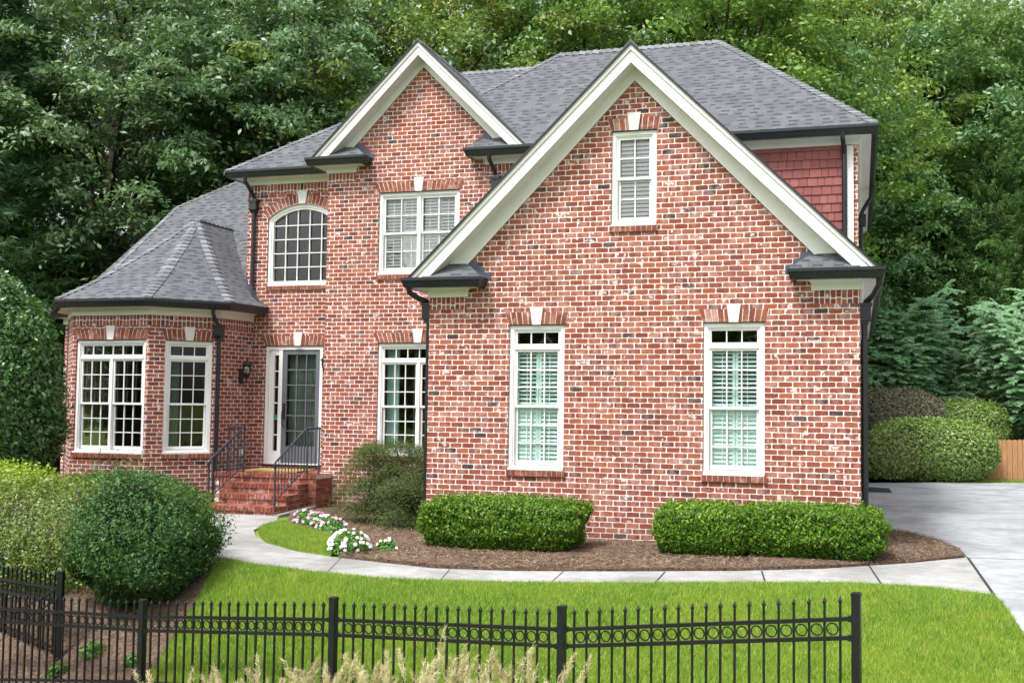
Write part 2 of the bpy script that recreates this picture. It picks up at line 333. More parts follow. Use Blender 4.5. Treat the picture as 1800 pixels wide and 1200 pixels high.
class MB:
    def __init__(s): s.v = []; s.f = []; s.r = []
    def add(s, vs, fs, rnd=None):
        k = len(s.v); s.v += [tuple(p) for p in vs]; s.f += [tuple(i + k for i in f) for f in fs]
        if rnd is None: rnd = random.random()
        s.r += [rnd] * len(vs); return s
    def hexa(s, p, rnd=None):          # p: 8 corners, bottom ring then top ring
        return s.add(p, [(0, 3, 2, 1), (4, 5, 6, 7), (0, 1, 5, 4), (1, 2, 6, 5), (2, 3, 7, 6), (3, 0, 4, 7)], rnd)
    def box(s, x0, x1, y0, y1, z0, z1, rnd=None):
        return s.hexa([(x0, y0, z0), (x1, y0, z0), (x1, y1, z0), (x0, y1, z0), (x0, y0, z1), (x1, y0, z1), (x1, y1, z1), (x0, y1, z1)], rnd)
    def fbox(s, F, s0, s1, d0, d1, z0, z1, rnd=None):
        """box in a wall frame: s along the wall, d outwards, z up"""
        P = lambda a, d, z: F.p(a, d, z)
        return s.hexa([P(s0, d1, z0), P(s1, d1, z0), P(s1, d0, z0), P(s0, d0, z0), P(s0, d1, z1), P(s1, d1, z1), P(s1, d0, z1), P(s0, d0, z1)], rnd)
    def prism(s, F, poly, d0, d1, rnd=None):   # poly [(s,z)] extruded between depths d0<d1
        n = len(poly)
        a = sum(poly[i][0] * poly[(i + 1) % n][1] - poly[(i + 1) % n][0] * poly[i][1] for i in range(n))
        if a < 0: poly = poly[::-1]
        vs = [F.p(x, d1, z) for x, z in poly] + [F.p(x, d0, z) for x, z in poly]
        tri = tessellate_polygon([[Vector((x, z, 0)) for x, z in poly]])
        fs = []
        for t in tri:
            q = [poly[i] for i in t]
            ar = (q[1][0] - q[0][0]) * (q[2][1] - q[0][1]) - (q[2][0] - q[0][0]) * (q[1][1] - q[0][1])
            t = tuple(t) if ar > 0 else tuple(t)[::-1]
            fs.append(t); fs.append(tuple(i + n for i in t[::-1]))
        for i in range(n):
            j = (i + 1) % n; fs.append((i, i + n, j + n, j))
        return s.add(vs, fs, rnd)
    def tube(s, pts, r, n=8, rnd=None, cap=True):
        pts = [Vector(p) for p in pts]; rs = r if isinstance(r, (list, tuple)) else [r] * len(pts)
        vs = []; fs = []; up = None
        for i, p in enumerate(pts):
            d = (pts[min(i + 1, len(pts) - 1)] - pts[max(i - 1, 0)]).normalized()
            if up is None:
                up = Vector((0, 0, 1)) if abs(d.z) < .9 else Vector((0, -1, 0))
            a = d.cross(up).normalized(); b = a.cross(d).normalized(); up = b
            for k in range(n):
                th = 2 * math.pi * (k + .5) / n; vs.append(p + (a * math.cos(th) + b * math.sin(th)) * rs[i])
        for i in range(len(pts) - 1):
            for k in range(n):
                j = (k + 1) % n; fs.append((i * n + k, i * n + j, (i + 1) * n + j, (i + 1) * n + k))
        if cap: fs.append(tuple(range(n))[::-1]); fs.append(tuple((len(pts) - 1) * n + k for k in range(n)))
        return s.add(vs, fs, rnd)
    def bar(s, a, b, w, h, rnd=None):       # rectangular bar
        a = Vector(a); b = Vector(b); d = (b - a).normalized(); u = Vector((0, 0, 1)) if abs(d.z) < .95 else Vector((0, 1, 0))
        x = d.cross(u).normalized() * w / 2; y = x.cross(d).normalized() * h / 2
        return s.hexa([a - x - y, a + x - y, b + x - y, b - x - y, a - x + y, a + x + y, b + x + y, b - x + y], rnd)
    def lathe(s, c, prof, n=14, rnd=None):
        vs = []; fs = []
        for r, z in prof:
            for k in range(n):
                th = 2 * math.pi * k / n; vs.append((c[0] + r * math.cos(th), c[1] + r * math.sin(th), c[2] + z))
        for i in range(len(prof) - 1):
            for k in range(n):
                j = (k + 1) % n; fs.append((i * n + k, i * n + j, (i + 1) * n + j, (i + 1) * n + k))
        fs.append(tuple(range(n))[::-1]); fs.append(tuple((len(prof) - 1) * n + k for k in range(n)))
        return s.add(vs, fs, rnd)
    def sweep(s, path, prof, rnd=None):
        """plan path with outward on its left; prof = [(outward, z)] closed polygon"""
        P = [Vector(p) for p in path]; n = len(P); m = len(prof); ofs = []
        for i in range(n):
            dirs = []
            if i > 0: dirs.append((P[i] - P[i - 1]).normalized())
            if i < n - 1: dirs.append((P[i + 1] - P[i]).normalized())
            ns = [Vector((-d.y, d.x)) for d in dirs]
            b = ns[0] if len(ns) == 1 else (ns[0] + ns[1]) / (1 + ns[0].dot(ns[1]))
            ofs.append(b)
        vs = [(P[i].x + ofs[i].x * d, P[i].y + ofs[i].y * d, z) for i in range(n) for d, z in prof]
        fs = []
        for i in range(n - 1):
            for k in range(m):
                j = (k + 1) % m; fs.append((i * m + k, i * m + j, (i + 1) * m + j, (i + 1) * m + k))
        fs.append(tuple(range(m))); fs.append(tuple((n - 1) * m + k for k in range(m))[::-1])
        return s.add(vs, fs, rnd)
    def wallface(s, F, outer, holes=(), reveal=.13, d=0.):
        loops = [outer] + list(holes); flat = [p for l in loops for p in l]
        tri = tessellate_polygon([[Vector((x, z, 0)) for x, z in l] for l in loops])
        fs = []
        for t in tri:
            q = [flat[i] for i in t]
            ar = (q[1][0] - q[0][0]) * (q[2][1] - q[0][1]) - (q[2][0] - q[0][0]) * (q[1][1] - q[0][1])
            if abs(ar) < 1e-9: continue
            fs.append(tuple(t) if ar > 0 else tuple(t)[::-1])
        s.add([F.p(x, d, z) for x, z in flat], fs)
        for h in holes:
            n = len(h); s.add([F.p(x, d, z) for x, z in h] + [F.p(x, d - reveal, z) for x, z in h],
                              [(i, (i + 1) % n, (i + 1) % n + n, i + n) for i in range(n)])
        return s
    def build(s, name, mat, parent=None, smooth=False, uv=True, recalc=False):
        me = bpy.data.meshes.new(name)
        org = ORG.get(parent.name, Vector((0, 0, 0))) if parent is not None else Vector((0, 0, 0))
        V = np.array(s.v, dtype=np.float64)
        me.from_pydata((V - np.array(org)).tolist(), [], s.f)
        if recalc:
            import bmesh
            b = bmesh.new(); b.from_mesh(me); bmesh.ops.recalc_face_normals(b, faces=b.faces); b.to_mesh(me); b.free()
        me.update()
        if uv:
            ul = me.uv_layers.new(name='UVMap'); data = np.zeros((len(me.loops), 2))
            for p in me.polygons:
                nx, ny, nz = p.normal
                if abs(nz) > .97: tx, ty = 1., 0.; wx, wy, wz = 0., 1., 0.
                else:
                    l = math.hypot(nx, ny); tx, ty = -ny / l, nx / l
                    wx, wy, wz = -nz * ty * -1, nz * tx * -1, 0   # placeholder, replaced below
                    w = Vector((nx, ny, nz)).cross(Vector((tx, ty, 0))); wx, wy, wz = w.x, w.y, w.z
                for li in p.loop_indices:
                    q = V[me.loops[li].vertex_index]
                    data[li] = (q[0] * tx + q[1] * ty, q[0] * wx + q[1] * wy + q[2] * wz)
            ul.data.foreach_set('uv', data.ravel())
        at = me.attributes.new('rnd', 'FLOAT', 'POINT'); at.data.foreach_set('value', np.array(s.r, dtype=np.float32))
        if smooth: me.polygons.foreach_set('use_smooth', [True] * len(me.polygons))
        if mat: me.materials.append(mat)
        o = bpy.data.objects.new(name, me); link(o, parent); ORG[o.name] = org
        return o

class Frame:
    def __init__(s, O, a):
        s.O = Vector((O[0], O[1], 0)); s.a = Vector((a[0], a[1], 0)).normalized(); s.n = Vector((s.a.y, -s.a.x, 0))
    def p(s, u, d, z):
        q = s.O + s.a * u + s.n * d; return (q.x, q.y, z)
def wallF(Y): return Frame((0, Y), (1, 0))     # front-facing wall: s equals world X

def leaf_obj(name, mat, parent, P, Nn, size, aspect=.5, jit=.6, rnd=None, org=None, fold=.18, axis=None, sizevar=.35):
    rg = np.random.default_rng(len(P) + 17)
    me = leaf_mesh(name, P, Nn, size, aspect, jit, rnd, fold, axis, sizevar, rg,
                   ORG.get(parent.name, Vector((0, 0, 0))) if parent is not None else Vector((0, 0, 0)))
    me.materials.append(mat)
    o = bpy.data.objects.new(name, me); link(o, parent); return o
def leaf_mesh(name, P, Nn, size, aspect, jit, rnd, fold, axis, sizevar, rg, org):
    n = len(P); P = np.asarray(P) - np.array(org)
    rv = rg.normal(size=(n, 3)); rv /= np.linalg.norm(rv, axis=1)[:, None] + 1e-9
    Nn = rv if Nn is None else np.asarray(Nn) + rv * jit
    Nn = Nn / (np.linalg.norm(Nn, axis=1)[:, None] + 1e-9)
    T = rg.normal(size=(n, 3)) if axis is None else np.asarray(axis) + rg.normal(size=(n, 3)) * .45
    T -= (T * Nn).sum(1)[:, None] * Nn; T /= np.linalg.norm(T, axis=1)[:, None] + 1e-9
    B = np.cross(Nn, T); s = size * (1 + sizevar * rg.uniform(-1, 1, n))[:, None]
    a = P - T * s * .5; c = P + T * s * .5 - Nn * s * .06
    b = P + B * s * aspect * .5 + Nn * s * fold * aspect - T * s * .05; d = P - B * s * aspect * .5 + Nn * s * fold * aspect - T * s * .05
    V = np.stack([a, b, c, d], 1).reshape(-1, 3)
    me = bpy.data.meshes.new(name); me.vertices.add(4 * n); me.loops.add(4 * n); me.polygons.add(n)
    me.vertices.foreach_set('co', V.astype(np.float32).ravel())
    me.loops.foreach_set('vertex_index', np.arange(4 * n, dtype=np.int32))
    me.polygons.foreach_set('loop_start', np.arange(0, 4 * n, 4, dtype=np.int32))
    me.update(calc_edges=True)
    if rnd is None: rnd = rg.random(n)
    at = me.attributes.new('rnd', 'FLOAT', 'POINT'); at.data.foreach_set('value', np.repeat(np.clip(rnd, 0, 1), 4).astype(np.float32))
    return me

# ------------------------------------------------------------------ terrain
def lerp(x, xs, ys): return float(np.interp(x, xs, ys))
def hgt(x, y):
    ys = lerp(x, [-12, -8, -6, -4, -2, 0, 2], [12.2, 11.7, 11.2, 11.1, 11.7, 12.4, 12.0])
    drop = lerp(x, [-12, -9, -6, 0, 2], [2.0, 1.75, 1.25, .72, .6])
    t = min(1, max(0, (ys - y) / 3.6)); return -drop * t * t * (3 - 2 * t)
def grid_sheet(name, xs, ys, zf, mat):
    me = bpy.data.meshes.new(name); V = [(x, y, zf(x, y)) for y in ys for x in xs]; w = len(xs)
    F = [(j * w + i, j * w + i + 1, (j + 1) * w + i + 1, (j + 1) * w + i) for j in range(len(ys) - 1) for i in range(w - 1)]
    me.from_pydata(V, [], F); me.polygons.foreach_set('use_smooth', [True] * len(F)); me.materials.append(mat)
    o = bpy.data.objects.new(name, me); link(o); return o
def poly_sheet(name, poly, off, mat, step=.35, extra=None, skirt=.08):
    import bmesh
    b = bmesh.new(); tri = tessellate_polygon([[Vector((x, y, 0)) for x, y in poly]])
    vs = [b.verts.new((x, y, 0)) for x, y in poly]
    for t in tri:
        try: b.faces.new([vs[i] for i in t])
        except ValueError: pass
    xs = [p[0] for p in poly]; ys = [p[1] for p in poly]
    for ax, lo, hi in ((0, min(xs), max(xs)), (1, min(ys), min(max(ys), 14.))):
        k = lo + step
        while k < hi:
            co = [0, 0, 0]; no = [0, 0, 0]; co[ax] = k; no[ax] = 1
            bmesh.ops.bisect_plane(b, geom=b.verts[:] + b.edges[:] + b.faces[:], plane_co=co, plane_no=no); k += step
    for v in b.verts: v.co.z = hgt(v.co.x, v.co.y) + off + (extra(v.co.x, v.co.y) if extra else 0)
    bmesh.ops.recalc_face_normals(b, faces=b.faces)
    if sum(f.normal.z * f.calc_area() for f in b.faces) < 0: bmesh.ops.reverse_faces(b, faces=b.faces)
    bd = [e for e in b.edges if e.is_boundary]
    r = bmesh.ops.extrude_edge_only(b, edges=bd)
    for v in [g for g in r['geom'] if isinstance(g, bmesh.types.BMVert)]: v.co.z -= skirt
    me = bpy.data.meshes.new(name); b.to_mesh(me); b.free(); me.materials.append(mat)
    o = bpy.data.objects.new(name, me); link(o); o['kind'] = 'structure'; return o
def inside(px, py, poly):
    poly = np.array(poly); c = np.zeros(len(px), bool); j = len(poly) - 1
    for i in range(len(poly)):
        xi, yi = poly[i]; xj, yj = poly[j]
        if yi != yj:
            c ^= ((yi > py) != (yj > py)) & (px < (xj - xi) * (py - yi) / (yj - yi) + xi)
        j = i
    return c
def smooth_poly(pts, it=1):
    for _ in range(it):
        o = []
        for i in range(len(pts)):
            a = pts[i]; b = pts[(i + 1) % len(pts)]
            o += [(a[0] * .75 + b[0] * .25, a[1] * .75 + b[1] * .25), (a[0] * .25 + b[0] * .75, a[1] * .25 + b[1] * .75)]
        pts = o
    return pts

xs = [-400, -150, -60, -35] + list(np.arange(-24, 10, .4)) + [14, 30, 80, 200, 400]
ys = [-300, -80, -20, -5, 2, 5] + list(np.arange(6, 13.4, .3)) + [14, 16, 19, 22, 26, 32, 45, 70, 150, 500]
g = grid_sheet('lawn_ground', xs, ys, lambda x, y: hgt(x, y) - (.0 if y < 40 else 0), M['lawn']); g['kind'] = 'structure'

near = [(-8.07, 11.78), (-7.38, 11.50), (-6.46, 11.25), (-5.57, 11.09), (-4.81, 11.13), (-3.87, 11.28), (-2.61, 11.66), (-1.36, 12.12), (-.07, 12.53), (.81, 12.50), (1.42, 12.22)]
farE = [(1.43, 15.12), (.65, 14.33), (-.43, 13.47), (-1.45, 12.94), (-2.79, 12.44), (-4.12, 12.02), (-5.12, 11.90), (-6.05, 12.14), (-6.75, 12.33), (-7.48, 12.64), (-8.31, 13.22), (-8.93, 13.90), (-9.35, 14.5), (-9.52, 15.1), (-9.66, 15.7), (-10.1, 16.42)]
walk_poly = near + farE + [(-11.6, 16.42), (-10.9, 15.0), (-9.7, 13.2)]
poly_sheet('walkway', walk_poly, .03, M['walk'])
drive_poly = [(1.44, 12.22), (1.47, 11.9), (1.52, 11.3), (1.58, 10.8), (1.62, 9.5), (1.6, 6), (1.6, 2), (9, 2), (12, 12), (12, 33.0), (4.4, 30.9), (2.2, 30.2), (.35, 29.2), (-3, 29.2), (-3, 24), (0.05, 24), (.06, 18.2), (.37, 18.32), (.81, 17.86), (1.19, 16.96), (1.43, 15.87), (1.45, 15.12)]
poly_sheet('driveway', drive_poly, .022, M['drive'], .5)
mulch_poly = [(-10.2, 17.0), (-9.80, 16.35), (-9.43, 15.60), (-8.85, 14.95), (-8.18, 14.47), (-7.52, 14.0), (-7.0, 13.2), (-6.72, 12.42), (-6.05, 12.20), (-5.12, 11.95), (-4.12, 12.07), (-2.79, 12.49), (-1.45, 12.99), (-.43, 13.52), (.65, 14.37), (1.40, 15.15), (1.40, 15.87), (1.16, 16.93), (.78, 17.8), (.33, 18.28), (-.5, 18.3), (-.5, 15.6), (-6.2, 15.6), (-6.2, 18.9), (-10.4, 18.9)]
poly_sheet('mulch_bed', mulch_poly, .035, M['mulch'], .3, lambda x, y: .02 + .02 * math.sin(x * 2.1) * math.sin(y * 1.7))
lbed_poly = [(-8.10, 11.80), (-7.78, 11.15), (-7.54, 10.52), (-7.46, 10.06), (-7.37, 9.58), (-7.30, 9.2), (-7.1, 7), (-7.1, 4), (-30, 4), (-30, 15), (-18, 19), (-11.9, 18.6), (-11.9, 16.4), (-11.0, 15.0), (-9.8, 13.2)]
poly_sheet('bark_bed', lbed_poly, .012, M['soil'], .3)
# dark joints cut into the walk and the drive
jt = MB()
def joint(a, b, w=.022, z=.034):
    a = Vector((*a, 0)); b = Vector((*b, 0)); d = (b - a).normalized(); x = Vector((-d.y, d.x, 0)) * w / 2
    n = 8
    for i in range(n):
        p = a.lerp(b, i / n); q = a.lerp(b, (i + 1) / n)
        zz = [hgt(t.x, t.y) + z for t in (p, q)]
        jt.add([(p.x - x.x, p.y - x.y, zz[0]), (p.x + x.x, p.y + x.y, zz[0]), (q.x + x.x, q.y + x.y, zz[1]), (q.x - x.x, q.y - x.y, zz[1])], [(0, 1, 2, 3)])
for a, b, w in (((-3.44, 11.42), (-3.52, 12.2), .012), ((-2.29, 11.78), (-2.32, 12.56), .018), ((-1.07, 12.22), (-1.18, 13.0), .022), ((.24, 12.53), (.12, 13.88), .022), ((1.43, 12.23), (1.44, 15.1), .035), ((-4.7, 11.14), (-4.9, 11.9), .009), ((-6.2, 11.2), (-6.6, 12.28), .008)):
    joint(a, b, w)
joint((1.44, 15.12), (12, 16.5), .02, .026); joint((.1, 21.5), (12, 22.5), .02, .026)
o = jt.build('walkway_joint', M['joint']); o['kind'] = 'structure'

tongue_poly = [(-9.50, 15.2), (-9.30, 14.55), (-8.90, 13.98), (-8.31, 13.28), (-7.48, 12.70), (-6.85, 12.45), (-7.0, 13.2), (-7.52, 14.0), (-8.18, 14.47), (-8.85, 14.95), (-9.43, 15.55)]
o = poly_sheet('lawn_tongue', tongue_poly, .035, M['lawn'], .3)

def grass(name, n, x0, x1, y0, y1, polys, exclude, base, hmin, hmax):
    rg = np.random.default_rng(3)
    px = rg.uniform(x0, x1, n); py = rg.uniform(y0, y1, n)
    ok = np.zeros(n, bool)
    for p in polys: ok |= inside(px, py, p)
    for p in exclude: ok &= ~inside(px, py, p)
    px, py = px[ok], py[ok]; n = len(px)
    z = np.array([hgt(a, b) for a, b in zip(px, py)]) + base
    hh = rg.uniform(hmin, hmax, n); th = rg.uniform(0, 6.283, n); lean = rg.uniform(.1, .75, n) * hh
    w = rg.uniform(.0025, .0055, n); la = rg.uniform(0, 6.283, n)
    A = np.stack([px - np.cos(th) * w, py - np.sin(th) * w, z], 1); B = np.stack([px + np.cos(th) * w, py + np.sin(th) * w, z], 1)
    C = np.stack([px + np.cos(la) * lean, py + np.sin(la) * lean, z + hh], 1)
    V = np.stack([A, B, C], 1).reshape(-1, 3)
    me = bpy.data.meshes.new(name); me.vertices.add(3 * n); me.loops.add(3 * n); me.polygons.add(n)
    me.vertices.foreach_set('co', V.astype(np.float32).ravel()); me.loops.foreach_set('vertex_index', np.arange(3 * n, dtype=np.int32))
    me.polygons.foreach_set('loop_start', np.arange(0, 3 * n, 3, dtype=np.int32)); me.update(calc_edges=True)
    at = me.attributes.new('rnd', 'FLOAT', 'POINT'); at.data.foreach_set('value', np.repeat(rg.random(n), 3).astype(np.float32))
    me.materials.append(M['blade']); o = bpy.data.objects.new(name, me); link(o); return o
lawn_poly = [(-8.07, 11.80)] + [(x, y + .02) for x, y in near[1:]] + [(1.47, 11.9), (1.52, 11.3), (1.58, 10.8), (1.62, 9.5), (1.6, 7), (-7.1, 7), (-7.30, 9.2), (-7.37, 9.58), (-7.46, 10.06), (-7.54, 10.52), (-7.78, 11.15)]
o = grass('grass', 620000, -8.2, 1.7, 7.6, 12.6, [lawn_poly], [], -.005, .035, .075); tag(o, 'short bright green lawn between the walkway and the black iron fence', 'grass', kind='stuff')
o = grass('grass', 90000, -9.6, -6.8, 12.4, 15.6, [tongue_poly], [], .03, .04, .085); tag(o, 'small curved tongue of lawn inside the bend of the walkway', 'grass', kind='stuff')
o = grass('grass', 60000, 2.8, 8, 30.3, 34, [[(2.8, 30.4), (4.4, 31.0), (8, 32.0), (8, 33.2), (3, 33)]], [], .0, .06, .12); tag(o, 'thin strip of grass beyond the driveway in front of the wooden fence', 'grass', kind='stuff')

def straw(name, n, poly, base, seed, label, sz=.09):
    rg = np.random.default_rng(seed); P = np.array(poly)
    px = rg.uniform(P[:, 0].min(), P[:, 0].max(), n); py = rg.uniform(P[:, 1].min(), P[:, 1].max(), n)
    ok = inside(px, py, poly); px, py = px[ok], py[ok]
    z = np.array([hgt(a, b) for a, b in zip(px, py)]) + base + rg.uniform(0, .03, len(px))
    Pp = np.stack([px, py, z], 1); Nn = np.tile([0, 0, 1.], (len(px), 1))
    o = leaf_obj(name, L['needle'], None, Pp, Nn, sz, .06, .35); tag(o, label, 'mulch', kind='stuff'); return o
straw('pine_needles', 110000, [p for p in mulch_poly if True], .05, 5, 'loose brown pine straw over the bed along the house', .13)
straw('bark_chips', 60000, [(-8.05, 11.7), (-7.5, 10.4), (-7.3, 9.2), (-7.1, 7.8), (-12, 7.8), (-12, 12)], .02, 6, 'brown bark chips on the sloping bed at the left behind the fence', .06)

# ------------------------------------------------------------------ house
house = thing('brick_house', 'two storey red brick house with steep cream trimmed gables and grey shingle roofs', 'house', (-6.2, 18, 0))
GX0, GX1, GY = -6.60, .02, 15.0
MX0, MX1, MY = -10.22, -6.2, 18.15
EX0, EY = -12.46, 18.8
Fg, Fm, Fe = wallF(GY), wallF(MY), wallF(EY)
BAY = [(-16.0, 17.8), (-15.05, 16.85), (-13.28, 16.85), (-12.34, 17.79), (-12.24, 18.8)]
Fa = Frame(BAY[1], (1, 0)); Fb = Frame(BAY[2], (BAY[3][0] - BAY[2][0], BAY[3][1] - BAY[2][1])); Fc = Frame(BAY[3], (BAY[4][0] - BAY[3][0], BAY[4][1] - BAY[3][1]))
Fl = Frame(BAY[0], (BAY[1][0] - BAY[0][0], BAY[1][1] - BAY[0][1]))
def rect(a, b, c, d): return [(a, c), (b, c), (b, d), (a, d)]
def arch_pts(a, b, zs, rise, n=14, off=0., close=True):
    w = (b - a) / 2; r = (w * w + rise * rise) / (2 * rise); cx = (a + b) / 2; cz = zs + rise - r
    an = math.asin(w / r); r += off
    return [(cx + r * math.sin(-an + 2 * an * i / n), cz + r * math.cos(-an + 2 * an * i / n)) for i in range(n + 1)]

# window openings (s0, s1, z0, z1)
W_gl = (-5.25, -4.355, 1.064, 3.30); W_gr = (-2.22, -1.32, 1.064, 3.305); W_gg = (-3.637, -2.936, 4.786, 6.25)
W_mu = (-9.10, -7.40, 4.57, 6.19); W_ml = (-9.06, -7.36, 1.05, 3.235)
W_ar = (-11.97, -10.37, 4.487, 5.90); W_dr = (-11.95, -10.62, .79, 3.23)
W_a = (.095, 1.71, 1.035, 3.255); W_b = (.30, 1.19, 1.035, 3.255)
m = MB()
m.wallface(Fg, [(GX0, -.4), (GX1, -.4), (GX1, 3.62), (-3.3, 7.03), (GX0, 3.62)], [rect(*W_gl), rect(*W_gr), rect(*W_gg)])
m.wallface(Frame((GX0, 20), (0, -1)), rect(0, 5., -.4, 3.9)); m.wallface(Frame((GX1, GY), (0, 1)), rect(0, 13., -.4, 3.9))
m.build('wall', M['brick'], house); 
m = MB()
m.wallface(Fm, [(MX0, -.3), (MX1, -.3), (MX1, 6.56), (-8.21, 8.65), (MX0, 6.56)], [rect(*W_mu), rect(*W_ml)])
m.wallface(Frame((MX0, EY), (0, -1)), rect(0, .65, -.3, 6.6))
m.build('wall', M['brick_mid'], house)
m = MB()
arch = arch_pts(W_ar[0], W_ar[1], 5.90, .29)
m.wallface(Fe, [(EX0, -.2), (MX0, -.2), (MX0, 6.62), (EX0, 6.62)], [[(W_ar[0], W_ar[2]), (W_ar[1], W_ar[2])] + arch[::-1], rect(*W_dr)])
m.wallface(Frame((EX0, 26), (0, -1)), rect(0, 7.2, -.2, 6.62))
m.build('wall', M['brick_plain'], house)
m = MB()
la = (Vector(BAY[2]) - Vector(BAY[1])).length; lb = (Vector(BAY[3]) - Vector(BAY[2])).length; lc = (Vector(BAY[4]) - Vector(BAY[3])).length; ll = (Vector(BAY[1]) - Vector(BAY[0])).length
m.wallface(Fa, rect(0, la, -.3, 3.53), [rect(*W_a)]); m.wallface(Fb, rect(0, lb, -.3, 3.53), [rect(*W_b)])
m.wallface(Fc, rect(0, lc, -.3, 3.53)); m.wallface(Fl, rect(0, ll, -.3, 3.53))
m.wallface(wallF(18.8), rect(-17., -15.9, -.3, 3.74)); m.wallface(Frame((-17, 26), (0, -1)), rect(0, 7.2, -.3, 3.8))
m.build('wall', M['brick_plain'], house)
m = MB()
for F, l in ((Fl, ll), (Fa, la), (Fb, lb), (Fc, lc)): m.wallface(F, rect(0, l, 3.53, 3.74), d=.004)
m.build('soldier_course', M['soldier'], house)
for F, r_ in ((Fe, rect(EX0, MX0, 6.42, 6.64)), (Fm, rect(MX0, -9.62, 6.44, 6.66)), (Fm, rect(-6.86, MX1, 6.44, 6.66)), (Fg, rect(GX0, -5.97, 3.56, 3.76)), (Fg, rect(-.63, GX1, 3.56, 3.76))):
    m = MB(); m.wallface(F, r_, d=.004); m.build('soldier_course', M['soldier'], house)
# upper right wall with red shakes
m = MB(); m.box(MX1 + .005, 0, 18.16, 18.3, 3., 6.7); m.box(-.1, 0, 18.15, 28, 3., 6.7); m.build('wall', M['brick'], house)
m = MB(); rg = random.Random(4); z = 3.6; row = 0
while z < 6.66:
    x = -2.9 + rg.uniform(-.1, 0)
    while x < -.2:
        w = rg.choice((.12, .15, .17, .2)); x1 = min(x + w, -.19); zz = z + rg.uniform(-.002, .002)
        m.hexa([(x + .004, 18.123, zz), (x1 - .004, 18.123, zz), (x1 - .004, 18.15, zz), (x + .004, 18.15, zz), (x + .004, 18.142, zz + .165), (x1 - .004, 18.142, zz + .165), (x1 - .002, 18.15, zz + .165), (x + .002, 18.15, zz + .165)])
        x = x1
        if x1 >= -.19: break
    z += .156; row += 1
m.build('shake_siding', M['shake'], house)
m = MB(); m.box(-.185, -.075, 18.105, 18.155, 3.2, 6.62); m.build('corner_board', M['cream'], house)

# cream trim: friezes, soffits, rakes
path_gl = [(-5.97, 15.12), (-5.97, 15.), (GX0, 15.), (GX0, 18.1)]
path_gr = [(GX1, 28.), (GX1, 15.), (-.63, 15.), (-.63, 15.12)]
path_ml = [(-9.62, 18.27), (-9.62, MY), (MX0, MY), (MX0, EY), (EX0, EY), (EX0, 26)]
path_mr = [(0, 28.), (0, MY), (-6.86, MY), (-6.86, 18.27)]
path_bay = [(-12.24, 18.75), BAY[3], BAY[2], BAY[1], BAY[0], (-16.1, 18.8), (-17., 18.8), (-17, 26)]
def frieze(name, path, zb, zt):
    m = MB(); e = .24
    m.sweep(path, [(.0, zb), (.028, zb), (.028, zt - .03), (.05, zt - .02), (.06, zt), (.0, zt)][::-1]); m.build('frieze', M['cream'], house, recalc=True)
    m = MB(); m.sweep(path, [(.0, zt + .001), (e, zt + .001), (e, zt + .02), (0, zt + .02)][::-1]); m.build('soffit', M['cream'], house, recalc=True)
    m = MB()
    g0 = e - .01; ztp = zt + .15
    m.sweep(path, [(g0, zt - .005), (g0 + .075, zt - .005), (g0 + .085, zt + .02), (g0 + .105, zt + .075), (g0 + .12, zt + .105), (g0 + .12, ztp), (g0 + .108, ztp), (g0 + .1, zt + .11), (g0 + .06, zt + .03), (g0, zt + .03)][::-1])
    m.sweep(path, [(g0 - .012, zt + .022), (g0 + .001, zt + .022), (g0 + .001, ztp), (g0 - .012, ztp)][::-1])
    m.build('gutter', M['gutter'], house, recalc=True)
frieze('g', path_gl, 3.755, 3.89); frieze('g', path_gr, 3.755, 3.89)
frieze('m', path_ml, 6.63, 6.75); frieze('m', path_mr, 6.64, 6.755); frieze('b', path_bay, 3.735, 3.88)
# little roofs over the gable returns
def ret_roof(path, zt, h=.26):
    m = MB(); m.sweep(path, [(0, zt), (.33, zt), (.33, zt + .012), (.02, zt + h), (0, zt + h)][::-1]); m.build('return_roof', M['shingle'], house, recalc=True)
    m = MB(); m.sweep(path[:2], [(0, zt + h * .2), (.16, zt + h * .55), (.03, zt + h + .05), (0, zt + h + .07)][::-1]) if 0 else None
    x, y = path[1]; x2 = path[2][0]; sg = 1 if x > x2 else -1
    # stepped slate-blue flashing against the brick
    pts = [(.40, -.01), (.39, .10), (.29, .11), (.28, .19), (.19, .20), (.18, .28), (.08, .29), (.06, h + .13), (-.14, h + .13), (-.12, h - .02), (.02, h - .02), (.33, -.01)]
    m = MB(); m.prism(wallF(y), [(x + sg * a, zt + b) for a, b in pts], .004, .014)
    m.build('flashing', M['flash'], house)
ret_roof([(-5.97, 15.05), (-5.97, 15.), (GX0, 15.)], 4.03); ret_roof([(GX1, 15.), (-.63, 15.), (-.63, 15.05)][::1], 4.03)
ret_roof([(-9.62, 18.2), (-9.62, MY), (MX0, MY)], 6.885); ret_roof([(MX1, MY), (-6.86, MY), (-6.86, 18.2)][::1], 6.89)

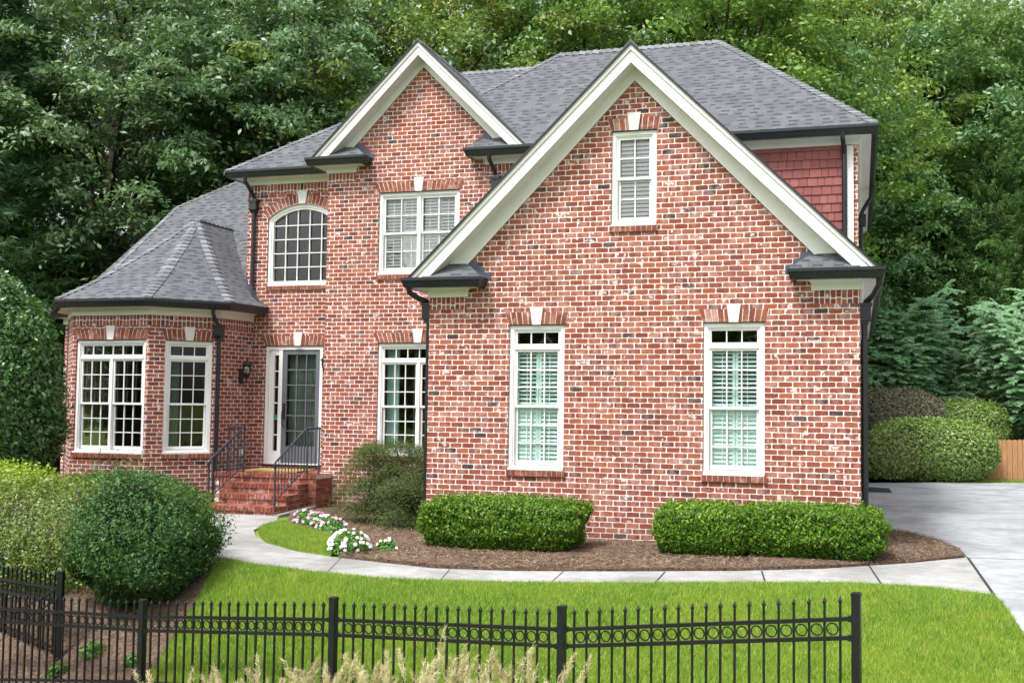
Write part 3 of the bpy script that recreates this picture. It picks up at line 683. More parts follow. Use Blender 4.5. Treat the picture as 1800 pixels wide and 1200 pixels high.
def gable(cx, yw, zap, zlow, zwall, zfoot, fx_out, fx_in, wall_half, yb, yb_ridge):
    """rakes, rake soffits, raked frieze boards and the roof slabs of a front gable"""
    yf = yw - .30; Fw = wallF(yw); Ff = wallF(yf)
    for sg in (-1, 1):
        m = MB()
        m.prism(Ff, [(cx, zap), (cx + sg * fx_out, zfoot), (cx + sg * fx_in, zfoot), (cx, zlow)], -.03, 0)
        m.prism(Ff, [(cx, zap), (cx + sg * fx_out, zfoot), (cx + sg * (fx_out - .075), zfoot), (cx, zap - .075)], .001, .022)
        m.build('rake_board', M['cream'], house)
        m = MB()
        k = (zlow - zfoot) / fx_in
        m.prism(Ff, [(cx, zlow + .035), (cx + sg * (fx_in + .035 / k), zfoot), (cx + sg * (fx_in + .0), zfoot), (cx, zlow + .002)], -.299, -.031)
        m.build('rake_soffit', M['cream'], house)
        m = MB(); zz = zfoot - .05; hw = (zwall - zz) / 1.03
        m.prism(Fw, [(cx, zlow + .05), (cx + sg * (fx_in + .1), zz), (cx + sg * hw, zz), (cx, zwall)], .002, .030)
        m.prism(Fw, [(cx, zwall + .035), (cx + sg * (hw + .035), zz), (cx + sg * hw, zz), (cx, zwall)], .0302, .040)
        m.build('rake_frieze', M['cream'], house)
        # roof slab
        m = MB(); t = .035; ex = fx_out + .03; ze = zap - (zap - zfoot) / fx_out * ex
        y0 = yf - .035
        xr, xe = cx, cx + sg * ex
        m.hexa([(xr, y0, zap + .004), (xe, y0, ze + .004), (xe, yb, ze + .004), (xr, yb_ridge, zap + .004), (xr, y0, zap + t), (xe, y0, ze + t), (xe, yb, ze + t), (xr, yb_ridge, zap + t)])
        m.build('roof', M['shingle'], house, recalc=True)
        m = MB(); m.prism(wallF(y0), [(cx, zap + t + .006), (cx + sg * ex, ze + t + .006), (cx + sg * ex, ze - .004), (cx, zap + .002)], .001, .012)
        m.build('drip_edge', M['gutter'], house)
    caps((cx, yf - .03, zap + .04), (cx, yb_ridge, zap + .04), .15, 'x', .975)
def caps(a, b, w, mode, pitch, n=None, slopes=None):
    """ridge and hip cap shingles laid one over the other from a to b"""
    a = Vector(a); b = Vector(b); L_ = (b - a).length; n = n or max(2, int(L_ / .15)); d = (b - a) / n; dn = d.normalized()
    if mode == 'x': l, r = Vector((-1, 0, -pitch)).normalized(), Vector((1, 0, -pitch)).normalized()
    elif mode == 'y': l, r = Vector((0, -1, -pitch)).normalized(), Vector((0, 1, -pitch)).normalized()
    else: l, r = slopes
    up = Vector((0, 0, 1)); m = MB()
    for i in range(n):
        p = a + d * i; q = a + d * (i + 1.05); h0 = .040; h1 = .012
        m.add([p + up * h0, p + l * w + up * (h0 - .01), p + r * w + up * (h0 - .01), q + up * h1, q + l * w + up * (h1 - .01), q + r * w + up * (h1 - .01),
               p, p + l * w - up * .02, p + r * w - up * .02],
              [(0, 3, 4, 1), (0, 2, 5, 3), (0, 1, 7, 6), (0, 6, 8, 2)])
    m.build('ridge_cap', M['cap'], house, recalc=False)
gable(-3.28, GY, 7.475, 7.21, 7.02, 4.04, 3.52, 3.22, 3.3, 18.15, 18.6)
gable(-8.19, MY, 9.035, 8.79, 8.64, 6.90, 2.19, 1.90, 2.0, 18.9, 20.4)

# main hipped roofs
def solid_roof(name, V, F):
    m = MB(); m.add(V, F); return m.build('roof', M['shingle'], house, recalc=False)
e0 = 6.905
mR = .888
# high block: eave y 17.82, ridge y 20.94
V = [(-6.03, 17.83, e0 + .01), (.33, 17.83, e0 + .01), (.33, 27.3, e0 + .01), (-6.03, 27.3, e0 + .01), (-6.26, 20.95, 9.69), (-2.78, 20.95, 9.69), (-2.78, 24.2, 9.69), (-6.26, 24.2, 9.69), (-7.7, 19.51, 8.407), (-7.7, 25.6, 8.3)]
solid_roof('r', V, [(0, 1, 5, 4, 8), (1, 2, 6, 5), (2, 3, 9, 7, 6), (8, 4, 7, 9), (4, 5, 6, 7)])
caps(V[4], V[5], .15, 'y', mR); caps(V[1], V[5], .15, 's', 0, slopes=(Vector((-.8, 0, 0)).normalized(), Vector((0, .8, 0)).normalized()))
caps(V[8], V[4], .13, 's', 0, slopes=(Vector((0, .8, 0)), Vector((.8, 0, 0)).normalized()))
# left block: eave y 18.46
c0 = (-12.82, 18.47, 6.885); rl = (-8.76, 21.6, 9.67)
V = [c0, (-6., 18.47, 6.885), (-6., 21.6, 9.67), rl, (-6., 26.2, 6.885), (-12.82, 26.2, 6.885)]
solid_roof('r', V, [(0, 1, 2, 3), (3, 2, 4, 5), (5, 0, 3)])
caps(c0, rl, .14, 's', 0, slopes=(Vector((1, 0, .0)), Vector((-.5, .5, -.35)).normalized())); caps(rl, (-6., 21.6, 9.67), .14, 'y', mR)
# single storey wing behind the bay
w0 = (-16.75, 18.42, 4.035); wz = lambda y: 4.035 + .886 * (y - 18.42)
V = [w0, (-12.44, 18.42, 4.035), (-12.44, 22.65, wz(22.65)), (-15.0, 22.65, wz(22.65)), (-15.3, 22.45, wz(22.45)), (-16.37, 21.6, wz(21.6)), (-17.4, 26, 4.0), (-12.44, 26, 4.0), (-16.46, 19.6, wz(19.6))]
solid_roof('r', V, [(0, 1, 2, 3, 4, 5, 8), (0, 8, 5, 6), (5, 4, 3, 7, 6), (3, 2, 7)])
caps(V[5], V[4], .1, 's', 0, slopes=(Vector((1, 0, 0)), Vector((-.3, .8, -.5)).normalized())); caps(V[4], V[3], .1, 's', 0, slopes=(Vector((1, 0, 0)), Vector((-.3, .8, -.5)).normalized()))
caps(V[8], V[5], .1, 's', 0, slopes=(Vector((1, 0, 0)), Vector((-.5, 0, -.8)).normalized()), n=14)
# bay roof: bell-cast, hips gathering at the head of a short ridge
ap = Vector((-14.17, 19.47, 6.12)); o_ = .345
def offs(path, d):
    P = [Vector(p) for p in path]; out = []
    for i in range(len(P)):
        dr = []
        if i > 0: dr.append((P[i] - P[i - 1]).normalized())
        if i < len(P) - 1: dr.append((P[i + 1] - P[i]).normalized())
        ns = [Vector((-t.y, t.x)) for t in dr]; b = ns[0] if len(ns) == 1 else (ns[0] + ns[1]) / (1 + ns[0].dot(ns[1])); out.append(P[i] + b * d)
    return out
ev = offs([(-12.24, 18.75)] + [BAY[3], BAY[2], BAY[1], BAY[0]] + [(-16.1, 18.8)], o_)
ring = [(p.x, p.y) for p in ev]
ring[0] = (-11.88, 18.79); ring.insert(0, (-11.88, 20.9))
lev = [(0., 0.), (.22, .18), (.42, .375), (.6, .56), (.8, .775), (1., 1.)]
zb = 4.035; hips = []; V = []; 
tops = [ap + Vector((0, 1.6, 0)) if i in (0,) else ap for i in range(len(ring))]
tops[0] = Vector((-14.17, 20.9, 6.12)); tops[1] = Vector((-14.17, 20.1, 6.12))
for (x, y), tp in zip(ring, tops):
    hips.append([(x + (tp.x - x) * a, y + (tp.y - y) * a, zb + (tp.z - zb) * b) for a, b in lev])
m = MB(); K = len(lev)
vs = [p for hcol in hips for p in hcol]
m.add(vs, [(i * K + k, i * K + k + 1, (i + 1) * K + k + 1, (i + 1) * K + k) for i in range(len(hips) - 1) for k in range(K - 1)])
bo = m.build('roof', M['shingle'], house, recalc=False)
for hi in (2, 3, 4):
    A = hips[hi]; pv = hips[hi - 1]; nx = hips[hi + 1]
    for k in range(K - 1):
        l = (Vector(nx[k]) - Vector(A[k])).normalized(); r = (Vector(pv[k]) - Vector(A[k])).normalized()
        caps(A[k], A[k + 1], .125 if k < K - 2 else .09, 's', 0, slopes=(l, r))
caps((-14.17, 19.42, 6.13), (-14.17, 20.85, 6.13), .12, 'x', .9)
# leaf litter caught in the valley against the house wall
rg = np.random.default_rng(8); P = np.stack([rg.normal(-12.58, .05, 260), rg.uniform(18.9, 20.4, 260), np.zeros(260)], 1)
P[:, 2] = 4.12 + .62 * (P[:, 1] - 18.6) + rg.uniform(0, .10, 260)
o = leaf_obj('leaf_litter', L['needle'], None, P, None, .06, .6); tag(o, 'brown dead leaves caught where the bay roof meets the upper wall', 'leaf litter', kind='stuff')
# flashing at the foot of the upper wall corner
m = MB(); m.prism(Frame((EX0, EY), (1, 0)), [(.0, 4.22), (.16, 4.12), (.13, 4.42), (.05, 4.55), (0., 4.75)], .003, .014); m.build('flashing', M['flash'], house)

# ---- windows
def ring_boxes(m, F, s0, s1, z0, z1, w, d0, d1, wb=None, wt=None):
    wb = w if wb is None else wb; wt = w if wt is None else wt
    m.fbox(F, s0, s0 + w, d0, d1, z0, z1); m.fbox(F, s1 - w, s1, d0, d1, z0, z1)
    m.fbox(F, s0 + w, s1 - w, d0, d1, z1 - wt, z1); m.fbox(F, s0 + w, s1 - w, d0, d1, z0, z0 + wb)
def sash(F, s0, s1, z0, z1, cols, rows, d, parent, st=.038, mun=.017, rb=None, mat='white'):
    m = MB(); rb = rb or st
    ring_boxes(m, F, s0, s1, z0, z1, st, d - .035, d, wb=rb)
    a0, a1, b0, b1 = s0 + st, s1 - st, z0 + rb, z1 - st
    for i in range(1, cols):
        x = a0 + (a1 - a0) * i / cols; m.fbox(F, x - mun / 2, x + mun / 2, d - .03, d - .006, b0, b1)
    for j in range(1, rows):
        z = b0 + (b1 - b0) * j / rows
        for i in range(cols):
            xa = a0 + (a1 - a0) * i / cols + (mun / 2 if i else 0); xb = a0 + (a1 - a0) * (i + 1) / cols - (mun / 2 if i < cols - 1 else 0)
            m.fbox(F, xa, xb, d - .03, d - .0065, z - mun / 2, z + mun / 2)
    m.build('sash', M[mat], parent)
def window(F, w, units=1, cols=3, rows=3, transom=3, shutter=None, curtain=None, glass='glass', sill=True, lint=True, key=True, off=.0):
    s0, s1, z0, z1 = w
    m = MB(); c = .058
    ring_boxes(m, F, s0 + .004, s1 - .004, z0 + .004, z1 - .004, c, -.075, -.028, wb=.05)         # brick mould
    ring_boxes(m, F, s0 + c - .004, s1 - c + .004, z0 + .045, z1 - c + .004, .03, -.125, -.045)      # frame
    m.fbox(F, s0 + .004, s1 - .004, -.03, .018, z0 + .004, z0 + .04)                                # nose of the sill
    a0, a1 = s0 + c + .026, s1 - c - .026; b0, b1 = z0 + .085, z1 - c - .026
    if transom:
        zt = b1 - .235; m.fbox(F, a0, a1, -.12, -.035, zt - .055, zt)
    else: zt = b1 + .055
    top = zt - .055
    uw = (a1 - a0 - (.055 if units > 1 else 0)) / units
    if units > 1: m.fbox(F, a0 + uw, a0 + uw + .055, -.12, -.035, b0 - .02, top if transom else b1)
    wo = m.build('window', M['white'], house)
    if transom: sash(F, a0, a1, zt, b1, transom, 1, -.06, wo, .03)
    for k in range(units):
        u0 = a0 + k * (uw + .055); u1 = u0 + uw; zm = (b0 + top) / 2 + .01
        sash(F, u0, u1, zm - .02, top, cols, rows, -.058, wo)
        sash(F, u0 + .004, u1 - .004, b0, zm + .012, cols, rows, -.0945, wo, rb=.06)
    m = MB(); m.fbox(F, a0 + .01, a1 - .01, -.118, -.115, b0 + .01, (b1 if transom else top) - .005); m.build('pane', M[glass], wo)
    if shutter:
        mat, spec = shutter
        for (x0, x1, q0, q1, tilt) in spec(a0, a1, b0, top):
            m = MB(); d = -.137
            ring_boxes(m, F, x0, x1, q0, q1, .04, d - .025, d)
            z = q0 + .06; cs, sn = math.cos(R(tilt)), math.sin(R(tilt)); h = .025 + .006 * (tilt > 60)
            while z < q1 - .06:
                P = [(d - .012 - h * cs, z + h * sn), (d - .012 + h * cs, z - h * sn)]; t = .0035
                m.hexa([F.p(x0 + .04, P[1][0], P[1][1] - t), F.p(x1 - .04, P[1][0], P[1][1] - t), F.p(x1 - .04, P[0][0], P[0][1] - t), F.p(x0 + .04, P[0][0], P[0][1] - t),
                        F.p(x0 + .04, P[1][0], P[1][1] + t), F.p(x1 - .04, P[1][0], P[1][1] + t), F.p(x1 - .04, P[0][0], P[0][1] + t), F.p(x0 + .04, P[0][0], P[0][1] + t)])
                z += .0635
            m.fbox(F, (x0 + x1) / 2 - .003, (x0 + x1) / 2 + .003, d + .018, d + .024, q0 + .08, q1 - .08)
            m.build('shutter', M[mat], wo)
    if curtain:
        for (x0, x1, mat) in curtain:
            vs = []; n = 26; q0, q1 = b0 + .0, b1
            for i in range(n + 1):
                x = x0 + (x1 - x0) * i / n; dd = -.30 + .028 * math.sin(i * 1.5) + .012 * math.sin(i * 3.7)
                vs += [F.p(x, dd, q0), F.p(x, dd - .01, q1)]
            m = MB(); m.add(vs, [(2 * i, 2 * i + 2, 2 * i + 3, 2 * i + 1) for i in range(n)]); m.build('curtain', M[mat], wo, smooth=True)
    if sill:
        m = MB(); x = s0 - .02; 
        while x < s1 + .0:
            m.fbox(F, x + .006, min(x + .076, s1 + .03), -.02, .035, z0 - .088, z0 - .003, random.uniform(.25, .8)); x += .082
        m.build('window_sill', M['unit'], wo)
        m = MB(); m.fbox(F, s0 - .016, s1 + .02, -.03, .026, z0 - .084, z0 - .006); m.build('sill_mortar', M['mortar'], wo)
    if lint: lintel(F, s0, s1, z1, key)
    return wo
def lintel(F, s0, s1, z, key=True, h=.20, kc=None):
    m = MB(); kc = kc or (s0 + s1) / 2; kw0, kw1 = .068, .105; x0, x1 = s0 - .035, s1 + .02
    m.fbox(F, s0 + .002, s1 - .002, -.05, .006, z - .001, z + .008); m.build('lintel_steel', M['gutter'], house)
    m = MB(); n = max(6, round((x1 - x0) / .088)); w = (x1 - x0) / n
    for i in range(n):
        a = x0 + w * i; b = a + w; mid = (a + b) / 2
        sl = (mid - kc) * .09
        m.prism(F, [(a + .006 + (0 if i else .03), z + .012), (b - .006, z + .012), (b - .006 + sl, z + h), (a + .006 + sl, z + h)], -.02, .012, random.choice((random.uniform(.15, .85), random.uniform(.3, .8), random.uniform(.5, .97))))
    m.build('lintel', M['unit'], house)
    m = MB(); m.prism(F, [(x0 + .03, z + .009), (x1, z + .009), (x1 + .05, z + h - .004), (x0 - .035, z + h - .004)], -.01, .006); m.build('lintel_mortar', M['mortar'], house)
    if key:
        m = MB(); m.prism(F, [(kc - kw0, z + .004), (kc + kw0, z + .004), (kc + kw1, z + h + .075), (kc - kw1, z + h + .075)], -.02, .030); m.build('keystone', M['stone'], house)
def shut_g(a0, a1, b0, top):
    mid = (a0 + a1) / 2; zm = (b0 + top) / 2
    return [(a0, mid - .003, b0, zm - .003, 66), (mid + .003, a1, b0, zm - .003, 58), (a0, mid - .003, zm + .003, top, 40), (mid + .003, a1, zm + .003, top, 48)]
def shut_g2(a0, a1, b0, top):
    mid = (a0 + a1) / 2 + .01; zm = (b0 + top) / 2
    return [(a0, mid - .003, b0, zm - .003, 62), (mid + .003, a1, b0, zm - .003, 64), (a0, mid - .003, zm + .003, top, 42), (mid + .003, a1, zm + .003, top, 38)]
def shut_1(a0, a1, b0, top):
    return [(a0, a1, b0, top, 58)]
def shut_2(a0, a1, b0, top):
    q = (a1 - a0) / 4; zm = (b0 + top) / 2 + .03
    return [(a0, a0 + q, b0, top, 50), (a0 + q, a0 + 2 * q, b0, zm, 76), (a0 + q, a0 + 2 * q, zm, top, 54), (a0 + 2 * q, a0 + 3 * q, b0, zm, 62), (a0 + 2 * q, a0 + 3 * q, zm, top, 54), (a0 + 3 * q, a1, b0, top, 52)]
window(Fg, W_gl, shutter=('shut_teal', shut_g)); window(Fg, W_gr, shutter=('shut_teal', shut_g2))
window(Fg, W_gg, transom=0, cols=2, rows=2, shutter=('shut_white', shut_1), glass='glassup')
window(Fm, W_mu, transom=0, cols=2, rows=2, units=2, shutter=('shut_white', shut_2), glass='glassup')
window(Fm, W_ml, units=2, transom=6, curtain=[(-8.99, -8.72, 'curtain'), (-8.42, -8.26, 'curtain_dark')])
window(Fa, W_a, units=2, transom=6); window(Fb, W_b, curtain=[(.36, .62, 'curtain_dark')])
# arched window
s0, s1, z0, zs = W_ar; rise = .29
m = MB()
def arc_band(m, F, a, b, zs, rise, o0, o1, d0, d1, n=16):
    P = arch_pts(a, b, zs, rise, n, o0); Q = arch_pts(a, b, zs, rise, n, o1)
    for i in range(n): m.prism(F, [P[i], P[i + 1], Q[i + 1], Q[i]], d0 - .0015, d1 + .0015)
m.fbox(Fe, s0 + .004, s0 + .062, -.075, -.028, z0 + .004, zs + .0); m.fbox(Fe, s1 - .062, s1 - .004, -.075, -.028, z0 + .004, zs)
arc_band(m, Fe, s0, s1, zs, rise, -.062, -.004, -.075, -.028)
m.fbox(Fe, s0 + .05, s0 + .105, -.12, -.045, z0 + .04, zs); m.fbox(Fe, s1 - .105, s1 - .05, -.12, -.045, z0 + .04, zs)
arc_band(m, Fe, s0, s1, zs, rise, -.105, -.052, -.12, -.045)
m.fbox(Fe, s0 + .004, s1 - .004, -.12, -.02, z0 + .004, z0 + .10)
wo = m.build('window', M['white'], house)
m = MB(); a0, a1 = s0 + .105, s1 - .105; r = ((.8) ** 2 + rise ** 2) / (2 * rise); cz = zs + rise - r; cxa = (s0 + s1) / 2
for i in range(1, 5):
    x = a0 + (a1 - a0) * i / 5; zt = cz + math.sqrt((r - .10) ** 2 - (x - cxa) ** 2)
    m.fbox(Fe, x - .009, x + .009, -.105, -.07, z0 + .09, zt)
for j in range(1, 5):
    z = z0 + .10 + .293 * j; m.fbox(Fe, a0, a1, -.103, -.072, z - .009, z + .009)
m.build('sash', M['white'], wo)
m = MB(); P = arch_pts(s0 + .09, s1 - .09, zs, .26, 14); m.prism(Fe, [(s0 + .09, z0 + .08), (s1 - .09, z0 + .08)] + P[::-1], -.112, -.109); m.build('pane', M['glass'], wo)
m = MB(); x = s0 - .01
while x < s1: m.fbox(Fe, x + .006, x + .076, -.02, .035, z0 - .088, z0 - .003, random.uniform(.25, .8)); x += .082
m.build('window_sill', M['unit'], wo)
m = MB(); m.fbox(Fe, s0 - .01, s1 + .02, -.03, .026, z0 - .084, z0 - .006); m.build('sill_mortar', M['mortar'], wo)
m = MB(); n = 21; P = arch_pts(s0, s1, zs, rise, n, .012); Q = arch_pts(s0, s1, zs, rise, n, .21)
for i in range(n):
    A, B, C_, D = Vector(P[i]), Vector(P[i + 1]), Vector(Q[i + 1]), Vector(Q[i]); e = (B - A).normalized() * .007
    m.prism(Fe, [tuple(A + e), tuple(B - e), tuple(C_ - e), tuple(D + e)], -.02, .012, random.uniform(.2, .8))
m.build('lintel', M['unit'], house)
m = MB(); arc_band(m, Fe, s0, s1, zs, rise, .002, .205, -.01, .007); m.build('lintel_mortar', M['mortar'], house)
m = MB(); zk = zs + rise; m.prism(Fe, [(cxa - .075, zk + .005), (cxa + .075, zk + .005), (cxa + .115, zk + .27), (cxa - .115, zk + .27)], -.02, .03); m.build('keystone', M['stone'], house)

# entrance: surround, sidelight, glazed door
s0, s1, z0, z1 = W_dr
m = MB(); ring_boxes(m, Fe, s0 + .003, s1 - .003, z0, z1 - .003, .07, -.09, -.02, wb=.02)
m.fbox(Fe, s0 + .07, s0 + .19, -.09, -.045, z0 + .02, z1 - .07); m.fbox(Fe, s0 + .30, s0 + .385, -.09, -.03, z0 + .02, z1 - .07)
m.fbox(Fe, s0 + .19, s0 + .30, -.09, -.045, z0 + .02, z0 + .27); m.fbox(Fe, s0 + .19, s0 + .30, -.09, -.045, z1 - .19, z1 - .07)
for i in range(1, 6):
    z = z0 + .27 + (z1 - .19 - z0 - .27) * i / 6; m.fbox(Fe, s0 + .19, s0 + .30, -.085, -.055, z - .012, z + .012)
do = m.build('door_surround', M['white'], house)
m = MB(); m.fbox(Fe, s0 + .185, s0 + .305, -.088, -.086, z0 + .25, z1 - .17); m.build('pane', M['glass'], do)
m = MB(); m.fbox(Fe, s0 + .2, s0 + .27, -.055, -.051, 1.70, 1.80); m.build('sticker', M['green'], do)
m = MB(); m.tube([Fe.p(s0 + .09, -.02, z1 - .08), Fe.p(s0 + .10, .06, z1 - .10)], .018, 8); m.build('doorbell_camera', M['white'], do)
m = MB(); m.fbox(Fe, s0, s1, -.12, .04, z0 - .035, z0 - .002); m.build('door_threshold', M['bronze'], house)
m = MB(); a0, a1, b0, b1 = s0 + .39, s1 - .075, z0 + .012, z1 - .075
ring_boxes(m, Fe, a0, a1, b0, b1, .10, -.085, -.04, wb=.36, wt=.10)
for i in range(1, 3):
    x = a0 + .10 + (a1 - a0 - .2) * i / 3; m.fbox(Fe, x - .011, x + .011, -.08, -.046, b0 + .36, b1 - .10)
for j in range(1, 6):
    z = b0 + .36 + (b1 - b0 - .46) * j / 6
    for i in range(3):
        xa = a0 + .10 + (a1 - a0 - .2) * i / 3 + (.011 if i else 0); xb = a0 + .10 + (a1 - a0 - .2) * (i + 1) / 3 - (.011 if i < 2 else 0)
        m.fbox(Fe, xa, xb, -.08, -.0465, z - .011, z + .011)
dd = m.build('door', M['door'], house)
m = MB(); m.fbox(Fe, a0 + .09, a1 - .09, -.068, -.065, b0 + .34, b1 - .09); m.build('pane', M['glass'], dd)
m = MB(); hx = a0 + .05
m.tube([Fe.p(hx, -.03, 1.98), Fe.p(hx, -.03, 1.72)], [.03, .022], 8); m.tube([Fe.p(hx, -.03, 1.90), Fe.p(hx, .03, 1.88), Fe.p(hx, .045, 1.78), Fe.p(hx, .03, 1.62), Fe.p(hx, -.02, 1.56)], .012, 7)
m.lathe(Fe.p(hx, -.03, 2.02), [(.0, -.035), (.03, -.02), (.03, .02), (0., .035)], 10); m.build('door_handle', M['bronze'], dd)
vs = []; n = 40
for i in range(n + 1):
    x = a0 + .05 + (a1 - a0 - .1) * i / n; q = -.22 + .03 * math.sin(i * 1.9); vs += [Fe.p(x, q, b0 + .3), Fe.p(x, q, b1 - .08)]
m = MB(); m.add(vs, [(2 * i, 2 * i + 2, 2 * i + 3, 2 * i + 1) for i in range(n)]); m.build('curtain', M['curtain_dark'], dd, smooth=True)
lintel(Fe, s0, s1, z1, True, .21, -11.19)

# interior partitions and floors so that the glass looks into rooms
m = MB(); m.box(-6.5, -.1, 18.0, 18.1, .0, 3.6); m.box(-6.45, -.08, 15.16, 18.0, .3, .36); m.box(-6.45, -.08, 15.16, 18., 3.62, 3.7); m.box(-4.6, -2.0, 17.0, 17.1, 3.7, 6.1); m.box(-4.6, -2.0, 15.16, 17.0, 6.02, 6.1) if 0 else None; m.box(-10.1, -6.7, 18.3, 22, 6.45, 6.55); m.box(-12.4, -10.2, 18.95, 22, 6.45, 6.55)
m.box(-10.1, -6.7, 22, 22.1, .3, 6.5); m.box(-10.1, -6.7, 18.3, 22, .4, .5); m.box(-10.1, -6.7, 18.3, 22, 3.7, 3.9)
m.box(-12.3, -10.2, 22, 22.1, .3, 6.5); m.box(-12.3, -10.2, 18.95, 22, .66, .76); m.box(-12.3, -10.2, 18.95, 22, 3.8, 3.9)
m.box(-15.95, -15.90, 17.72, 18.9, .3, 3.72); m.fbox(Fl, .2, ll - .2, -.22, -.18, .4, 3.5); m.box(-16.9, -12.5, 21.5, 21.6, .3, 3.8); m.box(-12.5, -12.42, 18.95, 22, .4, 3.8); m.box(-16.6, -12.5, 18.9, 21.5, .3, .4); m.box(-16.9, -16.8, 18.9, 22, .3, 3.8); m.box(-10.16, -10.1, 18.95, 22, .3, 6.5)
m.box(-12.42, -12.36, 18.95, 22, 3.9, 6.45); m.box(-6.5, -6.44, 15.16, 18.0, .36, 3.62); m.box(-.14, -.08, 15.16, 18.0, .36, 3.62); m.box(-10.1, -10.04, 18.3, 22, .5, 6.45); m.box(-6.76, -6.7, 18.3, 22, .5, 6.45); m.box(-16.9, .0, 27.0, 27.1, 0, 4.0); m.box(-12.4, -.1, 27.0, 27.1, 4.0, 6.8)
m.build('interior_wall', M['inside'], house)

# ---- downspouts
def leaderhead(m, x, y, z, w=.16, d=.13, h=.26):
    m.box(x - w / 2 - .022, x + w / 2 + .022, y - d - .02, y, z + h - .045, z + h)
    m.box(x - w / 2 - .01, x + w / 2 + .01, y - d - .01, y, z + h - .07, z + h - .045)
    m.box(x - w / 2, x + w / 2, y - d, y, z + .05, z + h - .07)
    m.hexa([(x - .05, y - .09, z - .03), (x + .05, y - .09, z - .03), (x + .05, y - .005, z - .03), (x - .05, y - .005, z - .03), (x - w / 2, y - d, z + .05), (x + w / 2, y - d, z + .05), (x + w / 2, y, z + .05), (x - w / 2, y, z + .05)])
def spout(parts, name='downspout'):
    m = MB(); parts(m); m.build(name, M['gutter'], house)
def dsp1(m):   # over the bay, from the upper entry gutter down and onto the bay gutter
    x = -12.28; y = EY
    m.tube([(x - .08, y - .30, 6.76), (x - .08, y - .29, 6.66), (x - .02, y - .18, 6.50), (x, y - .075, 6.36), (x, y - .07, 6.30)], .042, 8)
    leaderhead(m, x, y, 6.05)
    m.tube([(x, y - .06, 6.05), (x, y - .06, 4.50), (x + .03, y - .09, 4.38), (x + .20, y - .16, 4.14), (x + .24, y - .16, 3.98)], .040, 8)
def dsp2(m):   # right of the bay windows
    c = Vector(Fb.p(lb - .02, .0, 0)); x, y = c.x + .03, c.y
    m.tube([(x + .02, y - .30, 3.9), (x + .02, y - .30, 3.80), (x, y - .18, 3.66), (x, y - .08, 3.58)], .04, 8)
    leaderhead(m, x, y, 3.33); m.tube([(x, y - .06, 3.34), (x, y - .06, .08)], .042, 8)
def dsp3(m):   # behind the front wing's left corner
    x, y = GX0, 15.10
    m.tube([(x - .26, y - .32, 3.9), (x - .26, y - .30, 3.82), (x - .17, y - .14, 3.74), (x - .08, y, 3.70)], .045, 8)
    m.box(x - .17, x, y - .09, y + .09, 3.64, 3.68); m.box(x - .145, x, y - .08, y + .08, 3.42, 3.64); m.box(x - .12, x, y - .06, y + .06, 3.36, 3.42); m.tube([(x - .05, y, 3.4), (x - .05, y, .05)], .042, 8)
def dsp4(m):   # right corner of the front wing
    x, y = GX1, 15.12
    m.tube([(x + .26, y - .30, 3.9), (x + .26, y - .28, 3.80), (x + .18, y - .15, 3.66), (x + .08, y, 3.58)], .045, 8)
    m.box(x, x + .17, y - .09, y + .09, 3.53, 3.57); m.box(x, x + .15, y - .08, y + .08, 3.31, 3.53); m.box(x, x + .12, y - .06, y + .06, 3.27, 3.31)
    m.tube([(x + .06, y, 3.3), (x + .06, y, .05)], .048, 8)
def dsp5(m):   # on the middle gable near the valley
    x, y = -6.66, MY
    m.tube([(x - .05, y - .28, 6.78), (x - .05, y - .26, 6.68), (x, y - .14, 6.50), (x + .02, y - .08, 6.42)], .04, 8)
    leaderhead(m, x + .02, y, 6.12, .15); m.tube([(x + .02, y - .06, 6.15), (x + .02, y - .06, 4.0)], .04, 8)
def dsp6(m):   # beside the red shakes
    x, y = -.235, 18.12
    m.tube([(x - .02, y - .27, 6.80), (x - .02, y - .26, 6.70), (x, y - .15, 6.56), (x, y - .06, 6.46), (x, y - .055, 3.9)], .042, 8)
def dsp7(m):   # far right wall
    x, y = .0, 22.5
    m.tube([(x + .3, y - .2, 6.8), (x + .26, y - .1, 6.55), (x + .1, y, 6.3), (x + .06, y, 6.2)], .045, 8); m.box(x, x + .16, y - .09, y + .09, 5.95, 6.2); m.tube([(x + .06, y, 6.), (x + .06, y, 3.8)], .045, 8)
for d_ in (dsp1, dsp2, dsp3, dsp4, dsp5, dsp6, dsp7): spout(d_)

